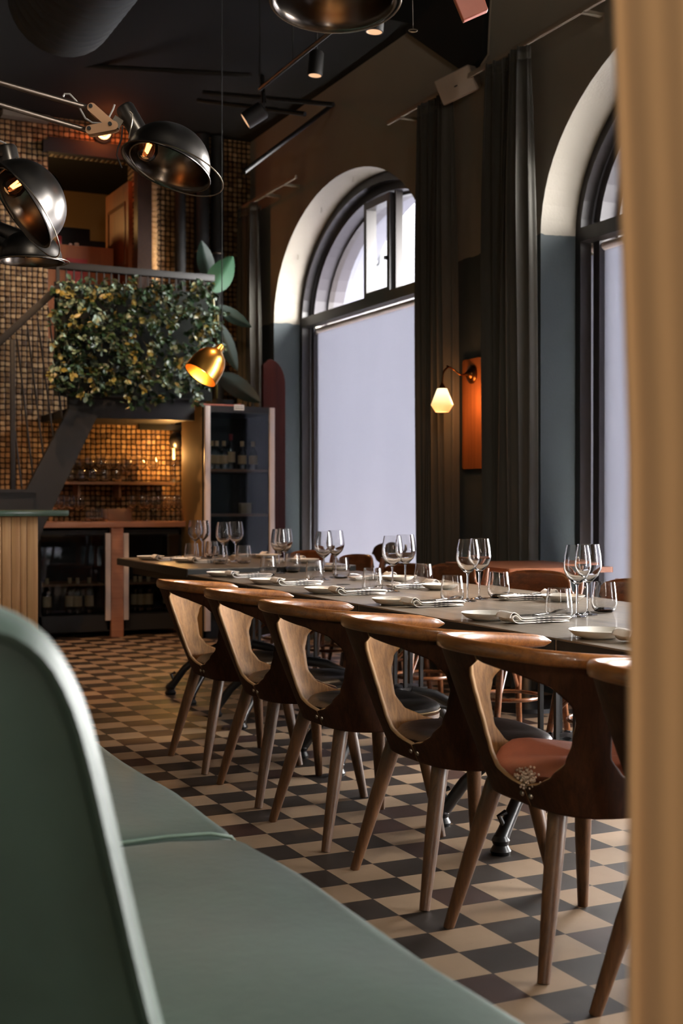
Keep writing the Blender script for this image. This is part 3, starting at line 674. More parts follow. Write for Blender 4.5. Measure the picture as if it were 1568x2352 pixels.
for i, (px_, lab) in enumerate(((341, 'tall-necked bottle with square pale label in the right wine cooler'), (384, 'bottle with pale label at the right of the right wine cooler'), (322, 'bottle with narrow label left of the tall-necked one in the right cooler'), (310, 'leftmost bottle with round orange label in the right cooler'), (404, 'rightmost bottle behind the chair rail in the right cooler'))):
    p = pY(px_, 1380, YC+.18+.03*(i % 2)); place(b1, (p.x, p.y, .192), lab, 'bottles in the right wine cooler')
# tall fridge
YF = 10.1
xf0, xf1 = pY(468, 1100, YF).x, pY(628, 1100, YF).x; zf = pY(475, 931, YF).z
fr = thing('display_fridge', 'tall black display fridge with glass door and pale aluminium edges', 'fridge', (0, 0, 0))
m = MB(); y1 = YF+.56
m.box(((xf0+xf1)/2, y1-.01, zf/2), (xf1-xf0, .02, zf)); m.box((xf0+.012, (YF+y1)/2, zf/2), (.024, y1-YF-.03, zf)); m.box((xf1-.012, (YF+y1)/2, zf/2), (.024, y1-YF-.03, zf))
m.box(((xf0+xf1)/2, (YF+y1)/2, zf-.03), (xf1-xf0, y1-YF-.03, .06)); m.box(((xf0+xf1)/2, (YF+y1)/2, .10), (xf1-xf0, y1-YF-.03, .2)); m.build('body', M['black'], fr)
MB().box((xf0-.004, (YF+y1)/2+.02, zf/2), (.006, y1-YF-.04, zf-.01)).build('side_panel', M['cream'], fr)
for zz in (pY(540, 1078, YF+.1).z, pY(540, 1180, YF+.1).z, .55): MB().box(((xf0+xf1)/2, (YF+y1)/2, zz-.011), (xf1-xf0-.06, y1-YF-.10, .022)).build('shelf', M['shelf'], fr)
dr = MB().box(((xf0+xf1)/2, YF-.01, zf/2+.06), (xf1-xf0-.06, .012, zf-.2)).build('glass_door', M['fridge_pane'], fr)
MB().box((xf0+.024, YF-.015, zf/2+.03), (.046, .035, zf-.07), bev=.003).box((xf1-.024, YF-.015, zf/2+.03), (.046, .035, zf-.07), bev=.003).build('door_edge', M['white_frame'], fr)
MB().box(((xf0+xf1)/2, YF-.012, zf-.028), (xf1-xf0-.1, .03, .052)).build('door_header', M['metal_dark'], fr)
p = pY(549, 936, YF-.032)
m = MB().box(p, (.088, .003, .046)); stk = m.build('sticker', M['sticker'] if 'sticker' in M else M['ceramic'], fr)
lt_ = MB()
rnd = random.Random(4)
for row, n in ((.008, 7), (-.008, 9)):
    for i in range(n): lt_.box((p.x-.036+.072*i/n+.003, p.y-.0022, p.z+row), (.0045, .001, .007+rnd.random()*.003))
lt_.build('sticker_print', M['black'], fr)
z1s = pY(540, 1078, YF+.1).z; z2s = pY(540, 1180, YF+.1).z
for px_, kind, lab in ((530, 0, 'red-capped wine bottle with cream label on the upper fridge shelf'), (581, 1, 'bottle with tall pale label at the right of the upper fridge shelf'), (514, 1, 'half-hidden bottle left of the red-capped one in the fridge'), (556, 1, 'bottle with faint label in the middle of the upper fridge shelf'), (498, 1, 'short bottle second from the left on the upper fridge shelf'), (487, 1, 'leftmost bottle on the upper fridge shelf')):
    q = pY(px_, 1060, YF+.2); place(b0 if kind == 0 else b1, (q.x, q.y, z1s+.001), lab, 'bottles in the tall fridge', (1, 1, 1.0 if kind == 0 else .8))
for px_, w_, lab in ((560, .075, 'pale box on the lower shelf of the tall fridge'), (575, .05, 'smaller dim box beside the pale box on the lower fridge shelf')):
    q = pY(px_, 1165, YF+.22); tag(MB().box((0, 0, .045), (w_, .06, .09), bev=.003).build('box', M['label'], loc=(q.x, q.y+(.07 if w_ < .06 else 0), z2s+.001)), lab, 'box', 'boxes in the tall fridge')
ty = MB().grid(lambda u, v: ((u-.5)*.42, (v-.5)*.3, .04*(max(0, abs(u-.5)*2-.8)*5)**2*.3), 16, 6).build('serving_tray', M['copper'], solid=.02, loc=(pY(510, 925, YF+.2).x-.06, YF+.3, zf+.016))
tag(ty, 'reddish rounded tray lying on top of the tall fridge', 'tray')
# mahogany board with rounded top beside the window
YBd = 10.35; xb1 = pY(655, 900, YBd).x; zb1 = pY(640, 826, YBd).z
poly = [(xb1-.205, .0), (xb1, .0)]+[(xb1-.0-.15*(1-math.cos(PI*i/2/8)), zb1-.22+.22*math.sin(PI*i/2/8)) for i in range(9)]+[(xb1-.205, zb1-.05)]
ob = MB().prism(poly, YBd, YBd+.05, 'xz').build('rounded_board', M['redboard'], bevel=.012); tag(ob, 'tall glossy mahogany board with rounded top between fridge and window', 'board')

# planter / mezzanine edge
YP = 10.2
mz = thing('mezzanine_balcony', 'dark metal balcony platform with railing above the wine counter', 'balcony', (0, 0, 0))
x0, x1 = pY(157, 940, YP).x, pY(447, 940, YP).x; z0, z1 = pY(300, 962, YP).z, pY(300, 915, YP).z
MB().box(((x0+x1)/2, YP+.03, (z0+z1)/2), (x1-x0, .06, z1-z0), bev=.003).build('fascia', M['metal_dark'], mz)
MB().box(((x0+x1)/2, (YP+YE)/2+.03, z0+.04), (x1-x0, YE-YP-.02, .06)).build('platform', M['black'], mz)
MB().box(((x0+x1)/2, YP+.01, z1+.005), (x1-x0+.03, .10, .015)).build('ledge', M['metal_dark'], mz)
ra_, rb_ = pY(100, 607, YP), pY(490, 640, YP)
d = rb_-ra_; ang = math.atan2(d.z, d.x)
MB().box((ra_+rb_)/2, (d.length, .07, .055), Matrix.Rotation(-ang, 3, 'Y'), bev=.004).build('handrail', M['metal_dark'], mz)
for i in range(22):
    q = ra_.lerp(rb_, .085+.9*i/21); MB().box((q.x, YP, (q.z+z1)/2-.01), (.012, .012, q.z-z1)).build('baluster', M['metal_dark'], mz)
# staircase
st = thing('metal_staircase', 'dark steel staircase with slanted balusters climbing to the balcony', 'staircase', (0, 0, 0))
YS = 10.12
def pp(x, y): q = pY(x, y, YS); return (q.x, q.z)
poly = [pp(153, 946), pp(157, 968), pp(218, 968), pp(96, 1210), pp(70, 1330), pp(-40, 1330), pp(64, 1118)]
MB().prism([pp(156, 940), pp(222, 955), pp(100, 1208), pp(30, 1400), pp(-60, 1400), pp(62, 1118)], YS-.03, YS+.03, 'xz').build('stringer', M['metal_dark'], st)
for i in range(9):
    q = pY(170-i*17, 985+i*33, YS+.35); MB().box((q.x-.02, YS+.20, q.z), (.18, .32, .04)).build('tread', M['black'], st)
for a, b in (((132, 662), (-6, 790)),):
    A, B = pY(*a, YS), pY(*b, YS); d = B-A; MB().box((A+B)/2, (d.length, .06, .055), Matrix.Rotation(-math.atan2(d.z, d.x), 3, 'Y'), bev=.004).build('handrail', M['metal_dark'], st)
MB().box((pY(132, 640, YS).x, YS, (pY(132, 612, YS).z+pY(132, 668, YS).z)/2), (.02, .03, .2)).build('rail_drop', M['metal_dark'], st)
A, B = pY(29, 780, YS), pY(29, 1126, YS); MB().box((A+B)/2, (.036, .036, (A-B).length), bev=.003).build('newel_post', M['metal_dark'], st)
for a, b in (((39, 778), (75, 1090)), ((63, 752), (99, 1045)), ((86, 730), (122, 1003)), ((110, 706), (143, 962)), ((34, 990), (50, 1120))):
    MB().tube([pY(*a, YS), pY(*b, YS)], .0075, 8).build('baluster', M['metal_dark'], st)
q0, q1 = pY(2, 1130, YS), pY(72, 1170, YS)
MB().box(((q0.x+q1.x)/2-.1, YS+.05, (q0.z+.85)/2), (q1.x-q0.x+.18, .34, q0.z-.85)).box(((q0.x+q1.x)/2-.1, YS+.05, q0.z+.008), (q1.x-q0.x+.24, .38, .025)).build('plinth', M['metal_dark'], st)

# planter foliage
fo = thing('trailing_plant', 'dense trailing plant with small glossy leaves covering the balcony railing', 'plant', (0, 0, 0))
POLY = [(128, 655), (190, 640), (300, 648), (430, 655), (478, 652), (500, 690), (504, 760), (500, 830), (485, 900), (440, 925), (420, 900), (380, 912), (350, 935), (310, 925), (280, 935), (255, 905), (200, 915), (165, 890), (120, 895), (110, 850), (128, 800), (120, 740), (112, 700)]
def inside(x, y):
    r = False; j = len(POLY)-1
    for i in range(len(POLY)):
        xi, yi = POLY[i]; xj, yj = POLY[j]
        if (yi > y) != (yj > y) and x < (xj-xi)*(y-yi)/(yj-yi)+xi: r = not r
        j = i
    return r
def leaf(m, p, d, nrm, ln, wd):
    s = d.cross(nrm).normalized(); nn = s.cross(d).normalized()
    m.add([p, p+d*ln*.35+s*wd*.5+nn*.004, p+d*ln*.75+s*wd*.42+nn*.003, p+d*ln, p+d*ln*.75-s*wd*.42+nn*.003, p+d*ln*.35-s*wd*.5+nn*.004, p+d*ln*.5-nn*.004],
          [(0, 1, 6), (1, 2, 6), (2, 3, 6), (3, 4, 6), (4, 5, 6), (5, 0, 6)])
fm = [MB(), MB(), MB()]; rnd = random.Random(11); stems = MB(); n = 0
while n < 640:
    x, y = rnd.uniform(100, 510), rnd.uniform(635, 940)
    if not inside(x, y): continue
    n += 1
    dep = YP-.05-rnd.random()**.8*.34
    base = pY(x, y-rnd.uniform(4, 14), dep); dirn = Vector((rnd.uniform(-.5, .5), rnd.uniform(-.9, .1), rnd.uniform(-1, .1))).normalized()
    e = base+dirn*.09; stems.tube([base, e], .0018, 4, False)
    kind = rnd.choices([0, 1, 2], [.62, .2, .18])[0]
    for k in range(rnd.randint(4, 7)):
        p = base.lerp(e, rnd.random()); dd = (dirn*.5+Vector((rnd.uniform(-1, 1), rnd.uniform(-.9, .5), rnd.uniform(-.9, .4)))).normalized()
        nr = Vector((rnd.uniform(-.5, .9), rnd.uniform(-1, .1), rnd.uniform(-.1, 1))).normalized()
        if abs(nr.dot(dd)) > .92: continue
        leaf(fm[kind], p, dd, nr, rnd.uniform(.04, .062), rnd.uniform(.028, .042))
fol = MB(); idx = []
for k in range(3): fol.add(fm[k].v, fm[k].f); idx += [k]*len(fm[k].f)
fob = fol.build('foliage', [M['leaf1'], M['leaf2'], M['leaf3']], fo); fob.data.polygons.foreach_set('material_index', idx); fob['kind'] = 'stuff'
stems.build('stems', M['stem'], fo)['kind'] = 'stuff'
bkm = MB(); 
bkm.box(((pY(125, 800, YP).x+pY(485, 800, YP).x)/2, YP+.0, (pY(300, 660, YP).z+z1)/2), (pY(485, 800, YP).x-pY(125, 800, YP).x, .02, pY(300, 660, YP).z-z1)).build('gap_shade_backing', M['gap_shade'], fo)  # dark sheet added behind the leaves as the shade in their gaps
# broad leaf plant behind the fridge
bp_ = thing('banana_plant', 'broad-leaved potted plant between the balcony end and the far curtain', 'plant', (pY(505, 900, 10.75).x, 10.75, zf))
base = Vector(bp_.location)
def bigleaf(a, b, w, dep, bend=.1, mat='bigleaf', twist=0):
    A, B = pY(*a, dep)-base, pY(*b, dep-.1)-base; d = B-A; Ln = d.length; s = d.cross(Vector((.2+twist, 1, .2))).normalized(); nn = s.cross(d).normalized()
    def fn(u, v):
        k = v*2-1; wd = w*math.sin(PI*min(1, .04+u*.96)**.8)**.75
        return A+d*u+s*(k*wd)+nn*(bend*math.sin(PI*u)*Ln - abs(k)*wd*-.25 + .0008*math.sin(u*60))
    MB().grid(fn, 20, 8).build('leaf', M[mat], bp_)
bigleaf((487, 668), (535, 588), .11, 10.5, .04)
bigleaf((482, 640), (462, 552), .075, 10.6, .05, 'bigleaf_dark')
bigleaf((500, 705), (578, 752), .06, 10.5, .08, 'bigleaf_dark')
bigleaf((502, 745), (545, 852), .07, 10.5, .05, 'bigleaf_dark')
bigleaf((505, 862), (600, 925), .09, 10.5, .05, 'bigleaf_dark')
stm = MB()
for a in ((488, 668), (482, 640), (500, 705), (502, 745), (505, 862)): stm.tube([pY(497, 915, 10.7)-base, pY(499, 800, 10.6)-base, pY(*a, 10.52)-base], .010, 8)
stm.build('stalk', M['leaf2'], bp_)
MB().lathe([(0, 0), (.11, 0), (.13, .12), (.12, .12), (.10, .02), (0, .02)], 20, (0, 0, -.02)).build('pot', M['black'], bp_)

# back niche shelf, table lamp, glasses
shz = pY(300, 1107, 10.95).z
sh_ = thing('wall_shelf', 'narrow wooden shelf on the mosaic wall under the balcony', 'shelf', (0, 0, 0))
xs0, xs1 = pY(120, 1107, 10.9).x, 3.50
MB().box(((xs0+xs1)/2, 11.03, shz-.012), (xs1-xs0, .3, .024)).build('board', M['shelf'], sh_)
for xx in (xs0+.25, xs1-.45): MB().box((xx, 11.08, shz-.08), (.02, .2, .12)).build('bracket', M['shelf'], sh_)
tl_ = thing('table_lamp', 'small table lamp with black dome shade and glowing tube bulb on the shelf', 'lamp', (pY(399, 1105, 10.95).x, 10.95, shz))
MB().lathe([(0, 0), (.06, 0), (.06, .006), (.02, .012), (.018, .03)], 24).build('base', M['steel'], tl_)
MB().lathe([(.0, .032), (.017, .034), (.017, .29), (0, .30)], 18).build('tube_bulb', M['bulb_tube'] if 'bulb_tube' in M else M['pane'], tl_)
MB().tube([(-.005, 0, .2), (-.007, 0, .3)], .003, 6).tube([(.006, 0, .2), (.005, 0, .3)], .003, 6).build('filament', M['bulb'], tl_)
MB().lathe([(0, .44), (.02, .44), (.045, .425), (.062, .39), (.066, .36), (.05, .32), (.035, .30), (.03, .30)], 26, (.02, 0, 0)).build('shade', M['black_gloss'] if 'black_gloss' in M else M['iron'], tl_)
lamp(Vector(tl_.location)+Vector((-.05, -.10, .24)), 15, (1, .50, .15), .03)
MB().box((pY(375, 1000, 10.9).x, 10.95, 1.79), (.42, .05, .05)).build('track_bar', M['black'], sh_)
def wine_glass(h=.24, r=.046, name='wine_glass'):
    th = thing(name, 'glass', 'wine glass')
    k = h/.24; q = r/.046
    out = [(0, .0), (.034*q, .0005), (.034*q, .0025), (.012*q, .006), (.0045, .012), (.0037, .03), (.0037, .098*k), (.006, .108*k), (.018*q, .117*k), (.035*q, .134*k), (.0445*q, .156*k), (.046*q, .172*k), (.043*q, .205*k), (.0365*q, .24*k)]
    inn = [(.0355*q, .2402*k), (.0420*q, .205*k), (.0450*q, .172*k), (.0433*q, .157*k), (.0335*q, .1365*k), (.016*q, .1205*k), (0, .115*k)]
    MB().lathe(out+inn, 30).build('glass_body', M['glass'], th, weld=True)
    return th
def tumbler(h=.116, r=.045):
    th = thing('tumbler', 'glass', 'tumbler')
    q = r/.045; k = h/.116
    out = [(0, 0), (.026*q, .0), (.035*q, .004), (.0425*q, .018*k), (.045*q, .034*k), (.0425*q, .07*k), (.037*q, .116*k)]
    inn = [(.0358*q, .1162*k), (.0412*q, .07*k), (.0436*q, .035*k), (.041*q, .020*k), (.033*q, .010), (0, .009)]
    MB().lathe(out+inn, 28).build('glass_body', M['glass'], th, weld=True); return th
wg = wine_glass(); tg = tumbler()
# glasses on shelf and counter
sw = wine_glass(.22, .05); 
row = 0
ords = ['first', 'second', 'third', 'fourth', 'fifth', 'sixth', 'seventh', 'eighth', 'ninth', 'tenth', 'eleventh', 'twelfth']
for i, x in enumerate((178, 205, 232, 262, 292, 322, 352)):
    q = pY(x, 1100, 10.98); place(sw, (q.x, q.y, shz), '%s large wine glass from the left in the back row on the wall shelf' % ords[i], 'wine glasses on the wall shelf')
for i, x in enumerate((160, 186, 212, 240, 268)):
    q = pY(x, 1104, 10.93); place(tg, (q.x, q.y-.0, shz), '%s tumbler from the left in the front row on the wall shelf' % ords[i], 'tumblers on the wall shelf', (1, 1, .9))
for i, x in enumerate((304, 326, 338, 352, 364, 378, 388, 400, 411, 421, 430, 440)):
    q = pY(x, 1194, YC+.16+.09*(i % 2)); place(sw, (q.x, q.y, zt), '%s wine glass from the left in the right cluster on the counter' % ords[i], 'wine glasses at the right of the counter', (.8, .8, 1.04))
for i, x in enumerate((128, 142, 165, 186)):
    q = pY(x, 1194, YC+.12+.1*(i % 2)); place(sw, (q.x, q.y, zt), '%s wine glass from the left on the counter beside the bar' % ords[i], 'wine glasses at the left of the counter', (.85, .85, 1))
for i, x in enumerate((205, 217, 229, 238)):
    q = pY(x, 1196, YC+.1+.08*(i % 2)); place(tg, (q.x, q.y, zt), '%s tumbler from the left among those on the counter' % ords[i], 'tumblers on the counter', (.9, .9, .95))
q = pY(272, 1190, YC+.33); tag(MB().box((0, 0, .055), (.24, .12, .11), bev=.003).build('cardboard_box', M['box_white'], loc=(q.x-.02, q.y, zt)), 'low pale box standing on the counter behind the tumblers', 'box')
q = pY(450, 1190, YC+.2); tag(MB().box((0, 0, .025), (.12, .12, .05), bev=.003).build('wooden_block', M['board'], loc=(q.x-.04, q.y, zt)), 'small orange wooden block at the right end of the counter', 'block')
# upper-room opening: room box behind, door, clutter
ub = MB(); y2 = YE+2.6
ub.box(((ox0+ox1)/2+.3, y2, (oz0+oz1)/2), (3.4, .06, oz1-oz0+1)); struct(ub.build('wall_far', M['cream']))
struct(MB().box(((ox0+ox1)/2+.3, YE+1.4, oz1+.35), (3.4, 2.6, .05)).build('ceiling', M['cream'])); struct(MB().box(((ox0+ox1)/2+.3, YE+1.4, oz0-.06), (3.4, 2.6, .05)).build('floor', M['door_wood']))
struct(MB().box((ox0-.9, YE+1.4, 3.2), (.05, 2.6, 2.4)).build('wall_far', M['cream'])); struct(MB().box((ox1+1.2, YE+1.4, 3.2), (.05, 2.6, 2.4)).build('wall_far', M['cream']))
lamp(((ox0+ox1)/2-.35, YE+1.1, oz1-.35), 9, (1, .55, .18), .1)
m = MB().box(((ox0+ox1)/2, YE-.01, oz1+.03), (ox1-ox0+.1, .08, .1)); m.build('trim_1', M['black'])['kind'] = 'structure'
mosaic_box(ox0, ox1, oz1+.05, oz1+.12, YE-.012, .02, 'trim_2', 'black')
dx0, dx1 = pY(247, 500, YE+.25).x, pY(302, 500, YE+.02).x
dl = thing('panelled_door', 'orange-lit panelled wooden door standing open in the upper opening', 'door', (dx1, YE+.06, oz0-.03))
dv = Vector((pY(247, 500, YE+.75).x, YE+.75, 0))-Vector((dx1, YE+.06, 0)); dz = pY(247, 425, YE+.4).z-oz0
rot = math.atan2(dv.y, dv.x); dl.rotation_euler = (0, 0, rot); dl_len = dv.length
MB().box((dl_len/2, 0, dz/2), (dl_len, .035, dz)).build('door_leaf', M['door_wood'], dl)
for zz, hh in ((dz*.70, dz*.36), (dz*.22, dz*.30)):
    m = MB()
    for s_ in (-1, 1):
        for (cx_, cz_, w_, h_) in ((dl_len*.14, zz, .03, hh), (dl_len*.86, zz, .03, hh), (dl_len/2, zz-hh/2, dl_len*.75, .03), (dl_len/2, zz+hh/2, dl_len*.75, .03)):
            m.box((cx_, s_*.02, cz_), (w_, .012, h_))
    m.build('door_panel', M['bent_wood'], dl)
for i, (x, y, sx_, sz_, mat, nm, lab, cat) in enumerate(((165, 540, .30, .20, 'black', 'dark_crate', 'black crate on the cabinet in the upper room', 'crate'), (212, 560, .22, .10, 'black', 'black_case', 'low black case beside the crate in the upper room', 'case'),
        (135, 545, .05, .10, 'red', 'red_canister', 'small red canister at the left of the upper room cabinet', 'canister'), (176, 558, .04, .05, 'ceramic', 'white_cup', 'small white cup in front of the black crate', 'cup'), (162, 560, .03, .04, 'ceramic', 'small_jar', 'tiny pale jar left of the white cup', 'jar'))):
    q = pY(x, y, YE+(.5 if i > 1 else .65)); zc = pY(150, 568, YE+.5).z
    tag(MB().box((0, 0, sz_/2), (sx_, sx_*.6, sz_), bev=.01).build(nm, M[mat], loc=(q.x, q.y, zc)), lab, cat)
zc = pY(150, 568, YE+.5).z
cb = thing('low_cabinet', 'orange wooden cabinet standing in the upper room opening', 'cabinet', ((ox0+pY(245, 560, YE+.6).x)/2, YE+.62, oz0-.03))
wd_ = pY(245, 560, YE+.6).x-ox0
MB().box((0, 0, (zc-oz0+.03)/2), (wd_, .5, zc-oz0+.028)).build('body', M['door_wood'], cb)
for i in range(3): MB().box((wd_*(-.33+.33*i), -.255, (zc-oz0)/2+.02), (wd_*.28, .012, (zc-oz0)*.75)).build('door', M['door_wood'] if i != 1 else M['red'], cb)
# columns and pipes in front of the mosaic, right of the opening
tag(MB().box((ox1+.06, YE-.065, 3.2), (.13, .12, 2.6)).build('door_post', M['bent_dark']), 'dark wooden post at the right side of the upper opening', 'post')
cw = thing('rope_column', 'column wrapped in coarse golden rope beside the upper opening', 'column', (pY(349, 500, YE-.06).x, YE-.06, 2.35))
MB().lathe([(.045+.006*math.sin(i*PI/2), i*.012) for i in range(190)], 14).build('rope_wrap', M['rope'] if 'rope' in M else M['pine'], cw)
for i, (px_, lab, r_) in enumerate(((414, 'dark vertical pipe left of the plant on the mosaic wall', .05), (463, 'thick dark vertical pipe above the balcony end', .07), (499, 'dark vertical pipe nearest the far corner', .06))):
    q = pY(px_, 500, YE-.1); o = thing('vertical_pipe', lab, 'pipe', (q.x, YE-.1, zf-.1), 0, 'dark pipes on the mosaic wall')
    MB().tube([(0, 0, 0), (0, 0, 4.45-zf+.1)], r_, 14).build('pipe', M['black'], o)
    if i: MB().lathe([(r_+.004, 0), (r_+.008, .01), (r_+.004, .02)], 14, (0, 0, 1.55)).build('pipe_clamp', M['steel'], o)
tag(MB().box((pY(58, 268, YE-.06).x, YE-.06, pY(58, 268, YE-.06).z), (.40, .10, .05), Matrix.Rotation(.02, 3, 'Y')).build('wall_bracket', M['rod']), 'pale grey bracket bar on the mosaic wall at upper left', 'bracket')

# pine bar at left
br = thing('pine_bar', 'pine-clad bar counter with a green stone top at the left edge', 'bar', (0, 0, 0))
YBr = 8.0; xb = pY(88, 1300, YBr).x; ztb = pY(60, 1172, YBr).z
m = MB(); rnd = random.Random(2); x = xb
bars = [xb, pY(62, 1300, YBr).x, pY(47, 1300, YBr).x, pY(26, 1300, YBr).x, pY(4, 1300, YBr).x, pY(-20, 1300, YBr).x, pY(-60, 1300, YBr).x, pY(-110, 1300, YBr).x]
for a, b in zip(bars, bars[1:]):
    MB().box(((a+b)/2, YBr+.012+rnd.uniform(0, .004), ztb/2-.02), (a-b-.003, .024, ztb-.04), bev=.002).build('plank', M['pine'], br)
MB().box((xb-.6, YBr+.33, ztb/2-.02), (1.17, .6, ztb-.04)).build('carcass', M['pine'], br)
MB().box((pY(155, 1172, YBr-.08).x-.75, YBr+.28, ztb-.018), (1.5, .8, .036), bev=.006).build('bar_top', M['green_top'], br)

# ------------------------------------------------------------------ green bench in the foreground
be = thing('green_bench', 'green leather banquette in the foreground with piped back', 'bench', (0, 0, 0))
YK = 1.30
outl = [(-60, 1370), (-20, 1385), (0, 1394), (40, 1408), (80, 1432), (115, 1462), (145, 1500), (170, 1545), (192, 1595), (212, 1655), (232, 1730), (250, 1805), (268, 1885), (286, 1965), (304, 2045), (322, 2125), (340, 2200), (358, 2275), (378, 2352), (400, 2440)]
P2 = [(pY(x, y, YK+.04).x, pY(x, y, YK+.04).z) for x, y in outl]; P2.append((P2[-1][0]+.01, .42))
def off(P, d):
    r = []
    for i, (x, z) in enumerate(P):
        a, b = P[max(i-1, 0)], P[min(i+1, len(P)-1)]; tx, tz = b[0]-a[0], b[1]-a[1]; l_ = math.hypot(tx, tz); r.append((x+tz/l_*d, z-tx/l_*d))
    return r
secs = [(0.0, .0)] 
layers = [(YK+2.85, 0.0), (YK+.05, 0.0), (YK+.030, .003), (YK+.015, .009), (YK+.004, .016), (YK-.002, .023), (YK-.001, .028), (YK+.005, .031)]
cen = (-.06, .75); m = MB(); vs = []
rows = []
for y, d in layers: rows.append([(x, y, z) for x, z in off(P2, d)])
for k in (.75, .45, .15):
    A = off(P2, .031); rows.append([(cen[0]+(x-cen[0])*k, YK-.004*(1-k)-.0, cen[1]+(z-cen[1])*k) for x, z in A])
n = len(P2); flat = [v for r in rows for v in r]
m.add(flat, [(i*n+k, i*n+k+1, (i+1)*n+k+1, (i+1)*n+k) for i in range(len(rows)-1) for k in range(n-1)], True)
m.build('backrest', M['bench'], be)
MB().box((P2[0][0]-.11, YK+1.4, .55), (.2, 2.8, 1.0)).build('back_frame', M['bench'], be)
pp_ = off(P2, .030); MB().tube([(x, YK+.002, z) for x, z in pp_], .0025, 8).build('piping', M['bench'], be)
XE = .938
def cushion(y0, y1):
    x0 = .30; R = .035; prof = [(x0, .30), (XE-.004, .30)] + [(XE-R+R*math.cos(a*PI/2/6), .45-R+R*math.sin(a*PI/2/6)) for a in range(7)] + [(XE-.16, .456), (XE-.36, .452), (x0, .446)]
    m = MB(); ys = [y0, y0+.006, y0+.02, y0+.05]; N = 14; ys += [y0+.05+(y1-y0-.10)*i/N for i in range(1, N)]+[y1-.05, y1-.02, y1-.006, y1]
    vs = []
    for y in ys:
        e = min(y-y0, y1-y); s_ = .012*max(0, 1-e/.05)**2
        for x, z in prof: vs.append((x-(s_ if x > XE-.1 else 0)+.004*math.sin(y*7), y, z-(s_ if z > .4 else 0)+(.004*math.sin(y*9+x*8) if z > .44 else 0)))
    n = len(prof); m.add(vs, [(i*n+k, i*n+(k+1) % n, (i+1)*n+(k+1) % n, (i+1)*n+k) for i in range(len(ys)-1) for k in range(n)], True)
    m.add(vs[:n], [tuple(range(n))]); m.add(vs[-n:], [tuple(range(n))])
    return m.build('seat_cushion', M['bench'], be)
cushion(1.12, 2.462); cushion(2.468, 4.15)
MB().tube([(x, 2.465, z) for x, z in ((.32, .449), (.6, .452), (.78, .456), (.87, .452), (.915, .44), (.932, .42), (.934, .34))], .004, 8).build('seam_piping', M['bench_pipe'], be)
MB().box(((.30+XE-.05)/2, 2.63, .155), (XE-.35, 3.0, .29)).build('base', M['black'], be)

# tan curtain right beside the camera
tc = thing('curtain', 'tan curtain in the near foreground along the right edge', 'curtain', (0, 0, 0))
def fn(u, v):
    z = -.0+v*2.3 + .01; k = 1-v
    dd = .98-.10*u; r0 = (.2245+.0015*k)*.98 + u*.30 - .012*max(0, (z-1.15))/.35
    w = .009*math.sin(u*30+.6)+.004*math.sin(u*63+v*1.2)
    q = CAM+FW*(dd+w)+RT*r0; return (q.x, q.y, z)
MB().grid(fn, 80, 20).build('curtain_cloth', M['tan_curtain'], tc, solid=.004)

# ------------------------------------------------------------------ long dining table
YN = 2.68; SL = .027
def tx(y): return 2.085+(y-YN)*SL
tilt = -math.atan(SL)
def pedestal(root, y, ztop, far=False):
    x0 = .49
    for sx_ in (-1, 1):
        for sy_ in (-1, 1):
            # curved cast leg
            P = [Vector((x0+sx_*.03, y+sy_*.05, .30)), Vector((x0+sx_*.12, y+sy_*.09, .285)), Vector((x0+sx_*.22, y+sy_*.13, .235)), Vector((x0+sx_*.31, y+sy_*.17, .15)), Vector((x0+sx_*.365, y+sy_*.19, .07)), Vector((x0+sx_*.385, y+sy_*.20, .045))]
            m = MB().tube(P, [.026, .024, .022, .021, .022, .026], 10)
            f = P[-1]; m.lathe([(0, 0), (.030, 0), (.034, .012), (.024, .03), (.030, .045), (.022, .06), (.0, .066)], 12, (f.x, f.y, 0))
            m.tube([P[4]+Vector((0, 0, .01)), P[4]+Vector((sx_*.02, 0, .05)), P[4]+Vector((-sx_*.005, 0, .06))], .009, 8)
            m.build('leg', M['iron'], root)
    m = MB()
    for a in (-.085, 0, .085):
        for b in (-.05, .05): m.box((x0+a*.9, y+b, .49), (.015, .015, .42))
    m.box((x0, y, .66), (.2, .13, .012)); m.box((x0, y, .31), (.2, .13, .02)); m.build('column_bars', M['iron'], root)
    MB().box((x0, y, ztop-.06), (.52, .10, .02)).box((x0, y, ztop-.06), (.10, .40, .021)).build('top_bracket', M['iron'], root)
    MB().lathe([(0, .24), (.03, .245), (.045, .27), (.04, .30), (.055, .32), (0, .325)], 14, (x0, y, 0)).build('hub', M['iron'], root)
    MB().tube([(x0-.26, y, .21), (x0, y, .245), (x0+.26, y, .21)], .011, 8).build('brace', M['iron'], root)
def table(y0, y1, ztop, ped, label, wdt=.99, th=.045):
    root = thing('dining_table', label, 'table', (tx(y0), y0, 0), tilt, 'dark tables joined into one long table')
    L_ = y1-y0
    MB().prism([(0, .0), (wdt, .0), (wdt, L_-.006), (0, L_-.006)], ztop-th, ztop, 'xy').build('tabletop', M['table'], root, bevel=.004)
    MB().box((-.0015, L_/2, ztop-th/2-.002), (.004, L_-.012, th-.006)).box((wdt/2, .0, ztop-th/2-.002), (wdt-.006, .004, th-.006)).build('edge_band', M['black'], root)
    m = MB(); m.box((wdt/2, L_/2, ztop-th-.03), (wdt-.16, L_-.16, .05)); m.build('apron', M['black'], root)
    for p in ped: pedestal(root, p-y0, ztop-th)
    return root
table(1.72, 3.02, .74, [2.42], 'nearest table of the long row, cut by the tan curtain')
table(3.02, 4.36, .74, [3.70], 'second nearest dark table of the long row')
t3 = table(4.36, 5.62, .74, [5.0], 'middle dark table of the long row, with a round socket plate')
table(5.62, 6.56, .74, [6.20], 'fourth dark table, before the raised end of the row')
table(6.57, 8.10, .77, [7.05], 'slightly higher dark table at the far end of the row')
